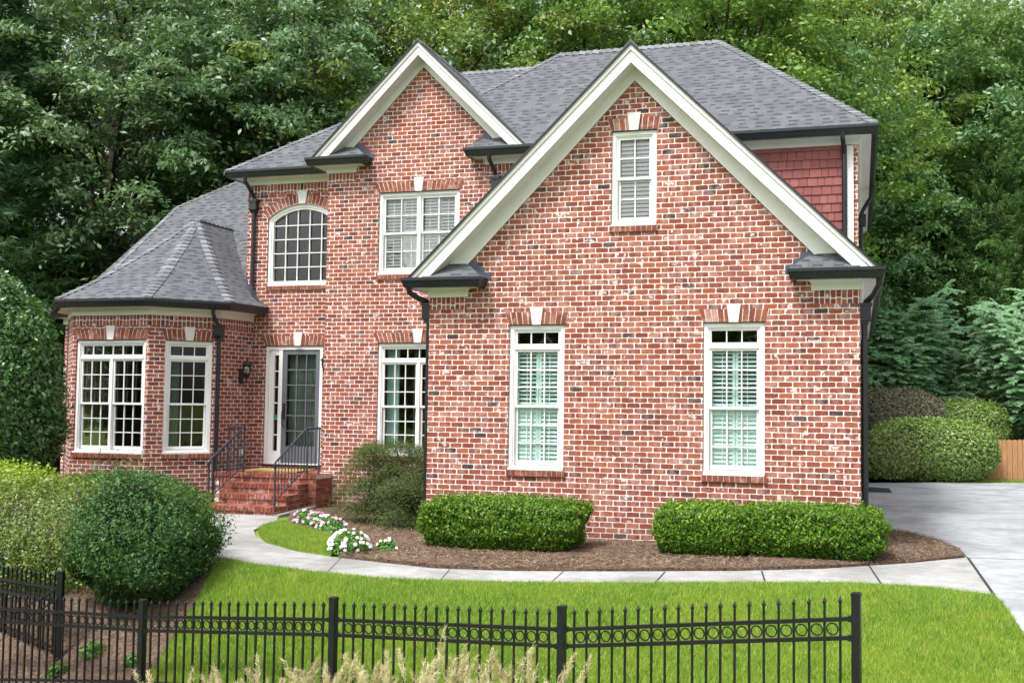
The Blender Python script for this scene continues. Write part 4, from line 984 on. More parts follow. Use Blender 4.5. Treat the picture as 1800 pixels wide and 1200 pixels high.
# ---- steps
st = thing('brick_steps', 'red brick front steps with four treads and a landing below the door', 'steps', (-11., 17, 0))
FS = [(16.40, .02), (16.80, .185), (17.17, .35), (17.52, .515)]
XS0, XS1 = -11.60, -10.15
XL = -9.98
m = MB(); mo = MB(); zt = [.175, .35, .525, .70]
for k in range(4):
    y0 = FS[k][0]; z1 = zt[k]; z0 = z1 - .175 if k else -.05; x1 = XS1 if k < 3 else XL; x0 = XS0 if k < 3 else -12.2
    y1 = 18.14 if k == 3 else 17.6
    xb = x1
    mo.box(x0 + .008, xb - .009, y0 + .012, y1, -.05 if k == 3 else z0 + .0, z1 - .004 - .001 * k)
    x = x0
    while x < xb - .02:
        w = min(.079, xb - x); m.box(x + .004, x + w - .004, y0 - .015, y0 + .198, z1 - .082, z1, random.uniform(.2, .85)); m.box(x + .004, x + w - .004, y0 + .206, y0 + .41, z1 - .082, z1, random.uniform(.2, .85)); x += .082   # rowlock nosing
    for q in range(2):
        x = x0 + (q * -.1)
        zz = z1 - .082 - .008
    x = x0
    while x < xb - .02:
        w = min(.2, xb - x); m.box(x + .005, x + w - .005, y0 + .006, y0 + .1, z1 - .168, z1 - .092, random.uniform(.05, .75)); x += .205
    if k < 3:       # the end of each step
        y = y0 + .008
        while y < 17.5: m.box(x0 - .002, x0 + .1, y, min(y + .196, 17.6), z1 - .168, z1 - .094, random.uniform(.15, .9)); m.box(x0 - .002, x0 + .1, max(y, y0 + .42), max(min(y + .196, 17.6), y0 + .43), z1 - .084, z1 - .012, random.uniform(.15, .9)); y += .203
        y = y0 + .008
        while y < 17.58:
            m.box(xb - .1, xb + .003, y, min(y + .196, 17.6), z1 - .168, z1 - .094, random.uniform(.15, .9))
            if y > y0 + .37: m.box(xb - .1, xb + .003, y + .02, min(y + .196, 17.6), z1 - .084, z1 - .012, random.uniform(.15, .9))
            y += .203
# landing front beyond the flight
mo.box(-12.2, -10.23, 18.14, 18.8, -.05, .69)
m.box(-12.19, -10.24, 17.72, 18.79, .69, .70, .4)
for r_ in range(9):
    x = XS1 + .004 + (.1 if r_ % 2 else 0) - .1
    z = .70 - .165 - r_ * .0813
    while x < XL:
        a = max(x, XS1 - .02); b = min(x + .195, XL + .002)
        if b - a > .02: m.box(a, b, 17.524, 17.6, z, z + .07, random.uniform(.15, .9))
        x += .203
    x = -12.19 + (.1 if r_ % 2 else 0)
    while x < XS0: m.box(x, min(x + .195, XS0), 17.524, 17.6, z, z + .07, random.uniform(.15, .9)); x += .203
    y = 17.53 + (.1 if r_ % 2 else 0)
    while y < 18.13: m.box(XL - .1, XL + .003, y, min(y + .195, 18.14), z, z + .07, random.uniform(.15, .9)); y += .203
m.build('bricks', M['unit'], st); mo.build('mortar_bed', M['mortar'], st)
m = MB(); m.box(-11.75, -10.55, 17.78, 18.5, .702, .728); o = m.build('doormat', M['coir']); tag(o, 'tan coir doormat on the landing in front of the door', 'doormat')
# stone edging beside the steps
m = MB(); m.add([(-10.12, 16.35, .05), (-10.03, 16.35, .05), (-9.96, 17.5, .10), (-10.13, 17.5, .10), (-10.12, 16.35, -.05), (-10.03, 16.35, -.05), (-9.96, 17.5, -.05), (-10.13, 17.5, -.05)], [(0, 1, 2, 3), (0, 4, 5, 1), (1, 5, 6, 2), (3, 2, 6, 7), (0, 3, 7, 4)])
o = m.build('concrete_edging', M['walk']); tag(o, 'narrow strip of concrete edging right of the brick steps', 'edging')
def railing(x, label, xt):
    r = thing('handrail', label, 'handrail', (x, 16.5, 0), 'iron handrails of the front steps')
    yb, yt = 16.46, 17.56; zb, zt_ = .98, 1.58
    dx = xt
    m = MB(); m.tube([(x, yb - .02, zb - .10), (x, yb - .03, zb - .03), (x, yb, zb), (x, yb + .25, zb + .14), (x, yt - .06, zt_ - .02), (x + dx * .06, yt + .01, zt_), (x + dx, yt + .02, zt_)], .021, 8)
    m.build('rail', M['rail'], r, smooth=True)
    m = MB(); m.bar((x, yb, .27), (x, yt - .03, .82), .02, .016); m.bar((x, yt, .82), (x + dx, yt, .82), .02, .016); m.build('bottom_rail', M['rail'], r)
    for px, y, z0, z1 in ((x, yb, .02, zb - .02), (x, yt, .70, zt_), (x + dx * .97, yt, .70, zt_)):
        m = MB(); m.bar((px, y, z0), (px, y, z1), .026, .026); m.build('post', M['rail'], r)
    n = 10
    for i in range(1, n):
        y = yb + (yt - yb) * i / n; m = MB(); m.bar((x, y, .27 + .55 * i / n), (x, y, zb + (zt_ - zb) * i / n), .013, .013); m.build('baluster', M['rail'], r)
    for i in range(1, 3):
        px = x + dx * i / 3; m = MB(); m.bar((px, yt, .82), (px, yt, zt_), .013, .013); m.build('baluster', M['rail'], r)
railing(-11.58, 'blue-black iron handrail on the left of the front steps, nearer the bay window', -.36)
railing(-10.20, 'blue-black iron handrail on the right of the front steps, in front of the door', .26)

def lantern(pos, nrm, label):
    c = Vector(pos); n = Vector((*nrm, 0)).normalized(); t = thing('wall_lantern', label, 'lantern', pos, 'carriage lanterns beside the front door')
    F = Frame((c.x, c.y), (-n.y, n.x)); F.n = n
    m = MB(); m.fbox(F, -.055, .055, .0, .03, c.z - .16, c.z + .10); m.fbox(F, -.035, .035, .03, .04, c.z - .19, c.z + .13); m.build('back_plate', M['bronze'], t)
    q = c + n * .17
    m = MB(); m.tube([c + n * .02 + Vector((0, 0, -.12)), c + n * .10 + Vector((0, 0, -.17)), q + Vector((0, 0, -.10)), q + Vector((0, 0, -.03))], .011, 7)
    m.tube([c + n * .02, c + n * .09 + Vector((0, 0, -.03)), q + Vector((0, 0, -.07))], .009, 7); m.build('arm', M['bronze'], t)
    m = MB(); m.lathe(q, [(.03, -.07), (.055, -.04), (.06, -.02), (.05, -.015)], 12); m.lathe(q, [(.105, .19), (.11, .205), (.085, .235), (.05, .275), (.02, .29), (.012, .33), (.022, .345), (.0, .37)], 12)
    for k in range(6):
        a = k * math.pi / 3; m.tube([(q.x + .052 * math.cos(a), q.y + .052 * math.sin(a), q.z - .02), (q.x + .088 * math.cos(a), q.y + .088 * math.sin(a), q.z + .1), (q.x + .088 * math.cos(a), q.y + .088 * math.sin(a), q.z + .195)], .005, 5)
    m.build('lantern_cage', M['bronze'], t)
    m = MB(); m.lathe(q, [(.045, -.015), (.072, .05), (.082, .11), (.08, .19)], 12); m.build('glass_shade', M['lampglass'], t, smooth=True)
lp = Fc.p(.62, 0, 2.62); lantern(lp, (Fc.n.x, Fc.n.y), 'black carriage lantern on the side wall of the bay, left of the door')
lantern((-10.222, 18.52, 2.72), (-1, 0), 'black carriage lantern right of the door, half hidden by the brick corner')
m = MB(); c = Fc.p(.70, 0, 1.02); F = Fc; m.fbox(F, .66, .74, .0, .03, .96, 1.10); m.tube([Fc.p(.70, .02, 1.02), Fc.p(.70, .08, 1.0)], .03, 10); o = m.build('outdoor_outlet', M['stone']); tag(o, 'small beige outlet cover low on the brick wall beside the steps', 'outlet')

# low brick stub and dark curb by the drive
m = MB(); 
for r_ in range(4): m.box(.03, .22, 26.2, 26.6, .02 + r_ * .08, .092 + r_ * .08, .5)
o = m.build('brick_pier', M['unit']); tag(o, 'short red brick stub at the foot of the house wall by the driveway', 'pier')
m = MB(); m.prism(Frame((.15, 26.), (1, 0)), [(0, .02), (.62, .02), (.55, .12), (0, .14)], -.2, .0); o = m.build('parking_curb', M['curb']); tag(o, 'dark low curb lying on the driveway beside the house corner', 'curb')
# ------------------------------------------------------------------ iron fence
def ring_mesh(m, F, s, z, r, w=.009, d=.012, n=20):
    vs = []; fs = []
    for i in range(n):
        a = 2 * math.pi * i / n; c, sn = math.cos(a), math.sin(a)
        for rr, dd in ((r, d / 2), (r, -d / 2), (r - w, -d / 2), (r - w, d / 2)): vs.append(F.p(s + rr * c, dd, z + rr * sn))
    for i in range(n):
        j = (i + 1) % n
        for k in range(4): fs.append((i * 4 + k, i * 4 + (k + 1) % 4, j * 4 + (k + 1) % 4, j * 4 + k))
    m.add(vs, fs)
def picket(m, x, y, z0, zt, a):
    w = .0085; c, s = math.cos(a), math.sin(a)
    def q(dx, dy, z): return (x + dx * c - dy * s, y + dx * s + dy * c, z)
    m.hexa([q(-w, -w, z0), q(w, -w, z0), q(w, w, z0), q(-w, w, z0), q(-w, -w, zt - .05), q(w, -w, zt - .05), q(w, w, zt - .05), q(-w, w, zt - .05)])
    e = .0125; m.hexa([q(-e, -e, zt - .052), q(e, -e, zt - .052), q(e, e, zt - .052), q(-e, e, zt - .052), q(-e * 1.05, -e * 1.05, zt - .036), q(e * 1.05, -e * 1.05, zt - .036), q(e * 1.05, e * 1.05, zt - .036), q(-e * 1.05, e * 1.05, zt - .036)])
    m.add([q(-e, -e, zt - .036), q(e, -e, zt - .036), q(e, e, zt - .036), q(-e, e, zt - .036), q(0, 0, zt)], [(0, 1, 4), (1, 2, 4), (2, 3, 4), (3, 0, 4)])
def post(x, y, zt, a, parent, w=.032):
    F = Frame((x, y), (math.cos(a), math.sin(a))); m = MB(); zg = hgt(x, y)
    m.fbox(F, -w, w, -w, w, zg - .1, zt - .02); m.fbox(F, -w - .003, w + .003, -w - .003, w + .003, zt - .03, zt - .006)
    m.hexa([F.p(-w, w, zt - .006), F.p(w, w, zt - .006), F.p(w, -w, zt - .006), F.p(-w, -w, zt - .006), F.p(-w * .6, w * .6, zt), F.p(w * .6, w * .6, zt), F.p(w * .6, -w * .6, zt), F.p(-w * .6, -w * .6, zt)])
    m.build('post', M['fence'], parent)
def panel(A, B, za, zb, parent, n=20, rings=True, mid=True):
    """A, B plan ends; za, zb height of the top rail"""
    A = Vector(A); B = Vector(B); d = (B - A); L_ = d.length; d.normalize(); F = Frame(A, d); a = math.atan2(d.y, d.x)
    zr = lambda s: za + (zb - za) * s / L_
    for k, off in enumerate((0, -.142)):
        m = MB(); m.bar((*(A + d * .034), zr(.03) + off), (*(B - d * .034), zr(L_ - .03) + off), .034, .030); m.build('rail', M['fence'], parent)
    for s in (.045, L_ - .045):
        for off in (0, -.142): m = MB(); m.fbox(F, s - .014, s + .014, -.023, .023, zr(s) + off - .022, zr(s) + off + .022); m.build('bracket', M['fence'], parent)
    if mid:
        m = MB(); m.bar((*(A + d * .034), hgt(*A) + .12), (*(B - d * .034), hgt(*B) + .12), .030, .026); m.build('rail', M['fence'], parent)
    g = (L_ - .24) / (n - 1)
    for i in range(n):
        s = .12 + g * i; p = A + d * s; m = MB(); picket(m, p.x, p.y, hgt(p.x, p.y) + .04, zr(s) + .178, a); m.build('picket', M['fence'], parent, uv=False)
        if rings and i < n - 1:
            m = MB(); ring_mesh(m, F, s + g / 2, zr(s + g / 2) - .071, .0475); m.build('ring', M['fence'], parent, smooth=False, uv=False)
FP = [(-.026, 8.06, .69, .493), (-2.479, 8.554, .353, .147), (-4.85, 8.902, .226, .009), (-7.285, 9.291, -.009, -.194), (-9.72, 9.66, -.12, -.318)]
fe = thing('iron_fence', 'black iron picket fence with a band of rings running across the foreground lawn', 'fence', (-4.8, 8.9, hgt(-4.8, 8.9)))
for i, (x, y, zp, zr_) in enumerate(FP):
    j = min(i, len(FP) - 2); a = math.atan2(FP[j + 1][1] - FP[j][1], FP[j + 1][0] - FP[j][0]); post(x, y, zp, a, fe)
for i in range(len(FP) - 1):
    a, b = FP[i + 1], FP[i]; panel(a[:2], b[:2], a[3], b[3], fe)
gt = thing('iron_gate', 'black iron picket gate with a diagonal brace behind the main fence at lower left', 'gate', (-8.93, 9.95, hgt(-8.93, 9.95)))
post(-8.93, 9.95, .10, .3, gt); A = (-11.0, 10.6); panel(A, (-8.93, 9.95), -.13, -.11, gt, n=20, rings=True)
m = MB(); m.bar((-8.97, 9.90, -.12), (-9.95, 10.21, -.56), .02, .026); m.bar((-8.97, 9.90, -.25), (-9.75, 10.15, -.60), .018, .022); m.build('diagonal_brace', M['fence'], gt)

# wooden board fence at the far right
wf = thing('board_fence', 'tan cedar board fence with clipped tops at the end of the driveway', 'fence', (4.5, 31.6, 0))
rg_ = random.Random(2)
for i in range(34):
    x = 2.4 + i * .142; F = Frame((x, 31.45 + (x - 2.4) * .12), (1, .12)); h = 1.20 + rg_.uniform(-.012, .012)
    m = MB(); m.prism(F, [(.003, -.02), (.137, -.02), (.137, h - .03), (.11, h), (.03, h), (.003, h - .03)], 0, .018); m.build('board', M['wood'], wf, uv=False)
m = MB(); m.bar((2.4, 31.49, .95), (7.2, 32.07, .95), .04, .09); m.bar((2.4, 31.49, .3), (7.2, 32.07, .3), .04, .09); m.build('rail', M['wood'], wf)

# ------------------------------------------------------------------ plants
def sunit(rg, n):
    v = rg.normal(size=(n, 3)); return v / np.linalg.norm(v, axis=1)[:, None]
def lumps(rg, D, k, amp, width=.35):
    C = sunit(rg, k); a = rg.uniform(-.6, 1., k) * amp; s = np.zeros(len(D))
    for i in range(k): s += a[i] * np.exp(-((D - C[i]) ** 2).sum(1) / (2 * width ** 2))
    return s
def sup(D, p):
    return 1 / ((np.abs(D) ** p).sum(1) ** (1 / p))
def shrub(name, label, cat, c, rad, n, size, mat, seed, p=2.2, amp=.10, k=30, lw=.3, aspect=.5, shoots=0, slen=.12, jit=.7, core='twig', cs=.80, group=None, zmin=-.75, depth=.22, stems=0, build=True, flat=None):
    rg = np.random.default_rng(seed); rad = np.array(rad); c = np.array(c)
    t = thing(name, label, cat, (c[0], c[1], c[2] - rad[2] * -zmin if False else c[2] - rad[2]), group) 
    D = sunit(rg, n); D = D[D[:, 2] > zmin]; s1 = seed * 7 + 1
    bump = lambda D: 1 + lumps(np.random.default_rng(s1), D, k, amp, lw)
    rr = sup(D, p) * bump(D) * (1 - depth * rg.random(len(D)) ** 1.6)
    P = c + D * rr[:, None] * rad; Nn = D / rad; Nn /= np.linalg.norm(Nn, axis=1)[:, None]; Nn = Nn + np.array([0, 0, .35]); ax = None
    rnd = rg.random(len(P)) * .75 + .2 * (rr / rr.max()) * rg.random(len(P))
    if shoots:
        S = sunit(rg, shoots); S = S[S[:, 2] > -.4]; per = 9; sr = sup(S, p) * bump(S)
        B = c + S * sr[:, None] * rad; dr = S * .7 + np.array([0, 0, .75]) + rg.normal(size=S.shape) * .25; dr /= np.linalg.norm(dr, axis=1)[:, None]
        ll = slen * rg.uniform(.3, 1.1, len(S)); tt = np.linspace(-.5, 1, per)
        Q = (B[:, None, :] + dr[:, None, :] * (ll[:, None] * tt[None, :])[:, :, None]).reshape(-1, 3) + rg.normal(size=(len(S) * per, 3)) * size * .2
        P = np.concatenate([P, Q]); Nn = np.concatenate([Nn, sunit(rg, len(Q)) * .8 + np.repeat(S, per, 0)]); rnd = np.concatenate([rnd, np.clip(rg.uniform(.45, 1.1, len(Q)), 0, 1)])
    leaf_obj('foliage', mat, t, P, Nn, size, aspect, jit, rnd)
    if core:
        nu, nv = 28, 18; vs = []; fs = []
        U = np.array([[math.cos(2 * math.pi * i / nu) * math.sin(math.pi * j / nv), math.sin(2 * math.pi * i / nu) * math.sin(math.pi * j / nv), math.cos(math.pi * j / nv)] for j in range(nv + 1) for i in range(nu)])
        rc = sup(U, p) * bump(U) * cs; V = c + U * rc[:, None] * rad
        V[:, 2] = np.maximum(V[:, 2], c[2] - rad[2] * 1.02)
        fs = [(j * nu + i, j * nu + (i + 1) % nu, (j + 1) * nu + (i + 1) % nu, (j + 1) * nu + i) for j in range(nv) for i in range(nu)]
        m = MB(); m.add([tuple(q) for q in V], [f[::-1] for f in fs]); m.build('core_filler', M[core], t, smooth=True, uv=False)  # solid core added inside the foliage, a filler that blocks see-through
    if stems:
        m = MB()
        for i in range(stems):
            a = rg.uniform(0, 6.28); b = c + np.array([math.cos(a) * rad[0] * .75, math.sin(a) * rad[1] * .75, -rad[2] * .25]); g0 = c + np.array([rg.normal() * .08, rg.normal() * .08, -rad[2]])
            mid = (b + g0) / 2 + np.array([0, 0, -.05]); m.tube([tuple(g0), tuple(mid), tuple(b)], [.022, .014, .008], 6)
        m.build('stems', M['twig'], t, uv=False)
    return t
M['core'] = m_noise2('dark_core_filler', (.025, .028, .014), (.055, .05, .03), 14., .95)  # dark colour for the solid filler added inside dense shrubs
zt_ = hgt(-8.3, 10.6)
# clipped boxwood hedges against the front wing
def hedge(label, x0, x1, y0, y1, zt, seed, n):
    c = ((x0 + x1) / 2, (y0 + y1) / 2, (zt + .02) / 2 + .03); return shrub('boxwood_hedge', label, 'hedge', c, ((x1 - x0) / 2, (y1 - y0) / 2, (zt - .02) / 2), n, .040, L['box'], seed, p=6., amp=.09, k=140, lw=.12, shoots=n // 20, slen=.10, core='core', cs=.88, zmin=-.97, depth=.13, jit=.8)
hedge('long clipped bright green box hedge under the left window of the front wing', -6.02, -3.80, 13.38, 14.35, .66, 11, 60000)
hedge('short clipped box hedge under the right window, left half of the right hand hedge row', -2.70, -1.46, 13.83, 14.75, .63, 12, 38000)
hedge('clipped box hedge at the right corner of the front wing beside the driveway', -1.54, .26, 13.93, 14.95, .65, 13, 48000)
# left foreground shrubs
shrub('yew_shrub', 'dark green rounded yew shrub beside the lawn edge behind the iron fence', 'shrub', (-8.50, 10.85, .24), (.74, .76, .64), 50000, .045, L['yew'], 21, p=2.1, amp=.24, k=70, lw=.2, shoots=2600, slen=.30, depth=.18, aspect=.42, core='core', cs=.84, zmin=-.95, stems=6)
shrub('privet_shrub', 'broad yellow-olive shrub with bare twigs behind the round dark yew', 'shrub', (-10.62, 11.85, .10), (1.98, 1.1, .80), 80000, .045, L['olive'], 22, p=2.6, amp=.22, k=60, lw=.2, shoots=3000, slen=.2, core='twig', cs=.8, zmin=-.55, stems=40, depth=.3)
shrub('yew_shrub', 'low dark shrub with bare stems behind the iron gate', 'shrub', (-10.9, 11.35, -.28), (1.7, .5, .52), 26000, .045, L['yew'], 27, p=2.4, amp=.2, k=40, lw=.25, shoots=900, slen=.2, core='core', cs=.8, zmin=-.9, stems=14)
shrub('golden_shrub', 'bright yellow-green shrub at the left edge in front of the holly', 'shrub', (-12.4, 12.6, .26), (1.15, .9, .78), 36000, .05, L['yellow'], 23, p=2.4, amp=.1, k=40, shoots=1500, slen=.14, core='core')
shrub('privet_shrub', 'low dark green shrub tucked between the olive shrub and the brick bay', 'shrub', (-10.9, 13.3, .26), (1.4, .7, .66), 46000, .04, L['yew'], 24, p=2.5, amp=.08, shoots=1500, slen=.1, core='core')
shrub('holly_tree', 'tall glossy dark green holly left of the bay window', 'holly', (-14.72, 14.3, 1.98), (1.22, 1.2, 2.10), 80000, .08, L['holly'], 25, p=2.3, amp=.09, k=70, lw=.18, shoots=2600, slen=.2, aspect=.55, core='core', cs=.84)
# laceleaf maple
jm = thing('japanese_maple', 'low spreading laceleaf maple with drooping olive foliage at the corner of the front wing', 'maple', (-7.15, 15.75, .04))
rg = np.random.default_rng(31); Ps = []; Ns = []; m = MB()
for i in range(84):
    a = rg.uniform(0, 6.283); zz = rg.uniform(.0, 1.); r = rg.uniform(.15, .95) * (1.0 - .45 * max(0, zz - .35))
    cx, cy, cz = -7.42 + r * math.cos(a) * 1.2, 15.75 + r * math.sin(a) * .6, .22 + zz * 1.22 - .1 * r
    if cx > -6.75 and cy > 14.95: cx = -6.72 - rg.random() * .2
    k = 1500; q = rg.normal(size=(k, 3)) * [.21, .16, .05]; q[:, 2] -= (q[:, 0] ** 2 + q[:, 1] ** 2) * 1.7
    Ps.append(q + [cx, cy, cz]); Ns.append(np.tile([math.cos(a) * .3, math.sin(a) * .3, .9], (k, 1)))
    if i % 2 == 0: m.tube([(-7.15, 15.75, .05), (-7.15 + (cx + 7.15) * .4, 15.75 + (cy - 15.75) * .4, cz * .6), (cx, cy, cz - .03)], [.03, .016, .006], 6)
Ps = np.concatenate(Ps); Ns = np.concatenate(Ns); leaf_obj('foliage', L['jmaple'], jm, Ps, Ns, .036, .22, .6); m.build('trunk', M['bark'], jm, uv=False)

# bedding flowers
def bedding(label, c, r, n, nf, mix, seed, h=.22):
    rg = np.random.default_rng(seed); t = thing('bedding_plant', label, 'flowers', c)
    D = sunit(rg, n); D[:, 2] = np.abs(D[:, 2]); P = np.array(c) + D * (rg.random(n)[:, None] ** .4) * [r, r * .8, h]; leaf_obj('foliage', L['bed'], t, P, D + [0, 0, .4], .045, .42, .6)
    for nm, mt, sel in (('white_blossoms', 'petw', mix), ('pink_blossoms', 'petp', 1 - mix)):
        k = int(nf * sel)
        if k < 1: continue
        D = sunit(rg, k); D[:, 2] = np.abs(D[:, 2]) * .8 + .15; C = np.array(c) + D * [r * 1.02, r * .85, h * 1.08]; per = 5; col_ = np.repeat(rg.random(k), per)
        fac = D * .6 + [0.15, -.7, .45]; fac /= np.linalg.norm(fac, axis=1)[:, None]; th = np.tile(np.arange(per) * 2 * math.pi / per, k)
        Fr = np.repeat(fac, per, 0); u = np.cross(Fr, [0, 0, 1.]); u /= np.linalg.norm(u, axis=1)[:, None]; v = np.cross(Fr, u)
        ax = u * np.cos(th)[:, None] + v * np.sin(th)[:, None]; P = np.repeat(C, per, 0) + ax * .013
        rgx = np.random.default_rng(seed + 5)
        me = leaf_mesh(nm, P, Fr, .031, .75, .0001, col_, .05, ax * 20, .1, rgx, ORG[t.name]); me.materials.append(L[mt]); link(bpy.data.objects.new(nm, me), t)
bedding('magenta and lilac bedding plant nearest the brick steps', (-9.0, 15.45, .05), .22, 1500, 26, .2, 41)
bedding('mixed pink and white bedding plant second from the steps', (-8.62, 15.18, .05), .23, 1600, 26, .35, 42)
bedding('red and white bedding plant with many blossoms in the middle of the flower row', (-8.28, 14.86, .05), .24, 1700, 28, .45, 43)
bedding('white and magenta bedding plant between the red flowered one and the big white mound', (-7.98, 14.60, .05), .22, 1500, 22, .45, 44)
bedding('large mound of white flowers at the inner edge of the walkway', (-6.72, 12.72, .05), .30, 2400, 85, .93, 45, .30)
bedding('small green bedding plant with few white flowers right of the white mound', (-6.28, 12.98, .05), .15, 800, 10, 1., 46, .17)

# right side shrubs beyond the drive
shrub('ligustrum_shrub', 'large rounded bright green clipped shrub in front of the wooden fence', 'shrub', (1.95, 31.2, .82), (1.75, 1.3, .95), 52000, .075, L['shrubfar'], 51, p=2.8, amp=.04, k=30, core='core', shoots=900, slen=.1)
shrub('azalea_shrub', 'loose yellowish-green shrub at the house corner in front of the big round shrub', 'shrub', (.72, 30.1, .62), (.85, .7, .68), 16000, .08, L['azalea'], 52, p=2.2, amp=.14, core='core', shoots=700, slen=.25)
shrub('loropetalum_shrub', 'purplish-brown clipped shrub behind the round green one, next to the downspout', 'shrub', (.75, 33.2, 1.65), (1.8, 1.0, 1.0), 46000, .07, L['purple'], 53, p=3., amp=.05, core='core', shoots=900, slen=.1)
shrub('ligustrum_shrub', 'pale green clipped shrub above the wooden fence, right of the purple one', 'shrub', (3.1, 33.6, 1.35), (1.3, .9, .95), 40000, .075, L['shrubfar'], 54, p=3., amp=.05, core='core', shoots=900, slen=.12)
def myrtle(label, c, H, r, seed, nstem=30, blooms=5, side=1.):
    rg = np.random.default_rng(seed); t = thing('crape_myrtle', label, 'small tree', (c[0], c[1], 0)); m = MB(); P = []; A = []; tips = []
    for i in range(nstem):
        a = rg.uniform(0, 6.283); out = rg.uniform(.25, 1.) * r; h = H * rg.uniform(.55, 1.) * (1 - .30 * out / r); b = np.array([c[0] + rg.normal() * .12, c[1] + rg.normal() * .12, 0])
        e = np.array([c[0] + math.cos(a) * out, c[1] + math.sin(a) * out * .8, h]); k = 14; q = []
        for s in np.linspace(0, 1, k): q.append(b + (e - b) * [s ** 1.4, s ** 1.4, s ** .8])
        m.tube([tuple(x) for x in q[::3] + [q[-1]]], [.03, .024, .018, .012, .008, .004][:len(q[::3]) + 1], 5, cap=False); tips.append(e)
        for j in range(5, k):
            base = q[j]
            for s_ in range(6):
                d = np.array([math.cos(a + rg.normal() * 1.1), math.sin(a + rg.normal() * 1.1), rg.uniform(-.05, .6)]); d /= np.linalg.norm(d); ln = rg.uniform(.35, .85)
                w = np.linspace(.1, 1, 20)[:, None]; pts = base + d * ln * w - np.array([0, 0, .18]) * w ** 2
                perp = np.cross(d, [0, 0, 1.]); sgn = np.tile([1, -1], 10)[:, None]; P.append(pts + perp * sgn * .05); A.append(perp * sgn + d * .5)
    P = np.concatenate(P); A = np.concatenate(A); leaf_obj('foliage', L['myrtle'], t, P, np.tile([0, -.95, .55], (len(P), 1)), .13, .48, .5, axis=A * 2.5); m.build('trunk', M['bark'], t, uv=False)
    rg2 = np.random.default_rng(seed + 9); Q = []
    for e in tips[:blooms]: Q.append(e + [0, 0, .05] + rg2.normal(size=(70, 3)) * [.06, .06, .10])
    if blooms:
        Q = np.concatenate(Q); leaf_obj('blossoms', L['petp'], t, Q, None, .035, .8, rnd=np.full(len(Q), .68))
myrtle('crape myrtle with few pale pink blossoms right of the corner downspout', (1.5, 35.4), 7.2, 2.2, 61, 44, 4)
myrtle('blue-green crape myrtle with arching fronds at the right edge of the picture', (5.35, 33.6), 7.2, 2.3, 62, 54, 3)

# ornamental grass in front of the fence
def plume_clump(label, x, y, n, hgt_m, spread, seed):
    rg = np.random.default_rng(seed); zg = hgt(x, y); t = thing('ornamental_grass', label, 'ornamental grass', (x, y, zg), 'clumps of straw coloured grass in front of the iron fence')
    S = []; SA = []; H = []; HA = []; HR = []
    for i in range(n):
        a = rg.uniform(0, 6.283); out = rg.random() ** .6 * spread; h = hgt_m * rg.uniform(.80, 1.0) + (.13 if rg.random() < .10 else 0)
        b = np.array([x + rg.normal() * .05, y + rg.normal() * .05, zg]); e = np.array([x + math.cos(a) * out, y + math.sin(a) * out * .8, zg + h])
        w = np.linspace(0, 1, 34)[:, None]; pts = b + (e - b) * np.concatenate([w ** 1.8, w ** 1.8, w ** .9], 1); d = np.gradient(pts, axis=0); d /= np.linalg.norm(d, axis=1)[:, None]
        S.append(pts[:28]); SA.append(d[:28])
        pl = rg.uniform(.16, .26); k = 120; s = rg.random(k); dd = d[-1] + rg.normal(size=3) * .12; dd /= np.linalg.norm(dd); base = e - dd * pl
        o = rg.normal(size=(k, 3)); o -= (o @ dd)[:, None] * dd; o /= np.linalg.norm(o, axis=1)[:, None]; fl = .012 + .006 * rg.random(k)
        H.append(base + dd * (s * pl)[:, None] + o * (fl * np.sin(np.clip(s, .08, 1) * 2.6 + .3))[:, None]); HA.append(dd * 1.2 + o * rg.uniform(.15, .9, k)[:, None]); HR.append(np.clip(np.full(k, rg.random()) * .7 + rg.random(k) * .3, 0, 1))
    S = np.concatenate(S); SA = np.concatenate(SA); H = np.concatenate(H); HA = np.concatenate(HA)
    def ribbons(nm, mt, P, A, size, asp, rnd=None):
        rgx = np.random.default_rng(seed + 3); me = leaf_mesh(nm, P, None, size, asp, 1., rnd, .0, A * 30, .3, rgx, ORG[t.name]); me.materials.append(mt); link(bpy.data.objects.new(nm, me), t)
    ribbons('stems', L['stemg'], S, SA, .075, .05); ribbons('seed_heads', L['plume'], H, HA, .05, .06, np.concatenate(HR))
    # a few arching leaf blades
    B = []; BA = []
    for i in range(n):
        a = rg.uniform(0, 6.283); ln = rg.uniform(.7, 1.25); w = np.linspace(0, 1, 26)[:, None]; o = np.array([math.cos(a), math.sin(a), 0]) * .55 * ln
        pts = np.array([x, y, zg]) + o * w ** 1.3 + np.array([0, 0, 1.]) * ln * (w * 1.1 - .45 * w ** 3); d = np.gradient(pts, axis=0); d /= np.linalg.norm(d, axis=1)[:, None]; B.append(pts); BA.append(d)
    ribbons('blades', L['stemg'], np.concatenate(B), np.concatenate(BA), .075, .09)
pc = [('leftmost straw clump, with tall wispy heads reaching the fence rails', -3.95, 5.45, 34, 1.62, .42, 71), ('dense straw clump left of the middle fence post', -3.50, 5.62, 52, 1.66, .40, 72), ('straw clump right in front of the middle fence post', -3.08, 5.80, 50, 1.60, .38, 73),
      ('full straw clump just right of the middle fence post', -2.68, 5.92, 56, 1.64, .38, 74), ('straw clump in front of the middle fence panel', -2.30, 6.02, 50, 1.58, .36, 75), ('rightmost straw clump, thinner, with one tall feathery head', -1.92, 6.12, 26, 1.56, .34, 76)]
for a in pc: plume_clump(a[0], a[1], a[2], int(a[3] * .6), a[4] - .11, a[5] * 1.15, a[6])
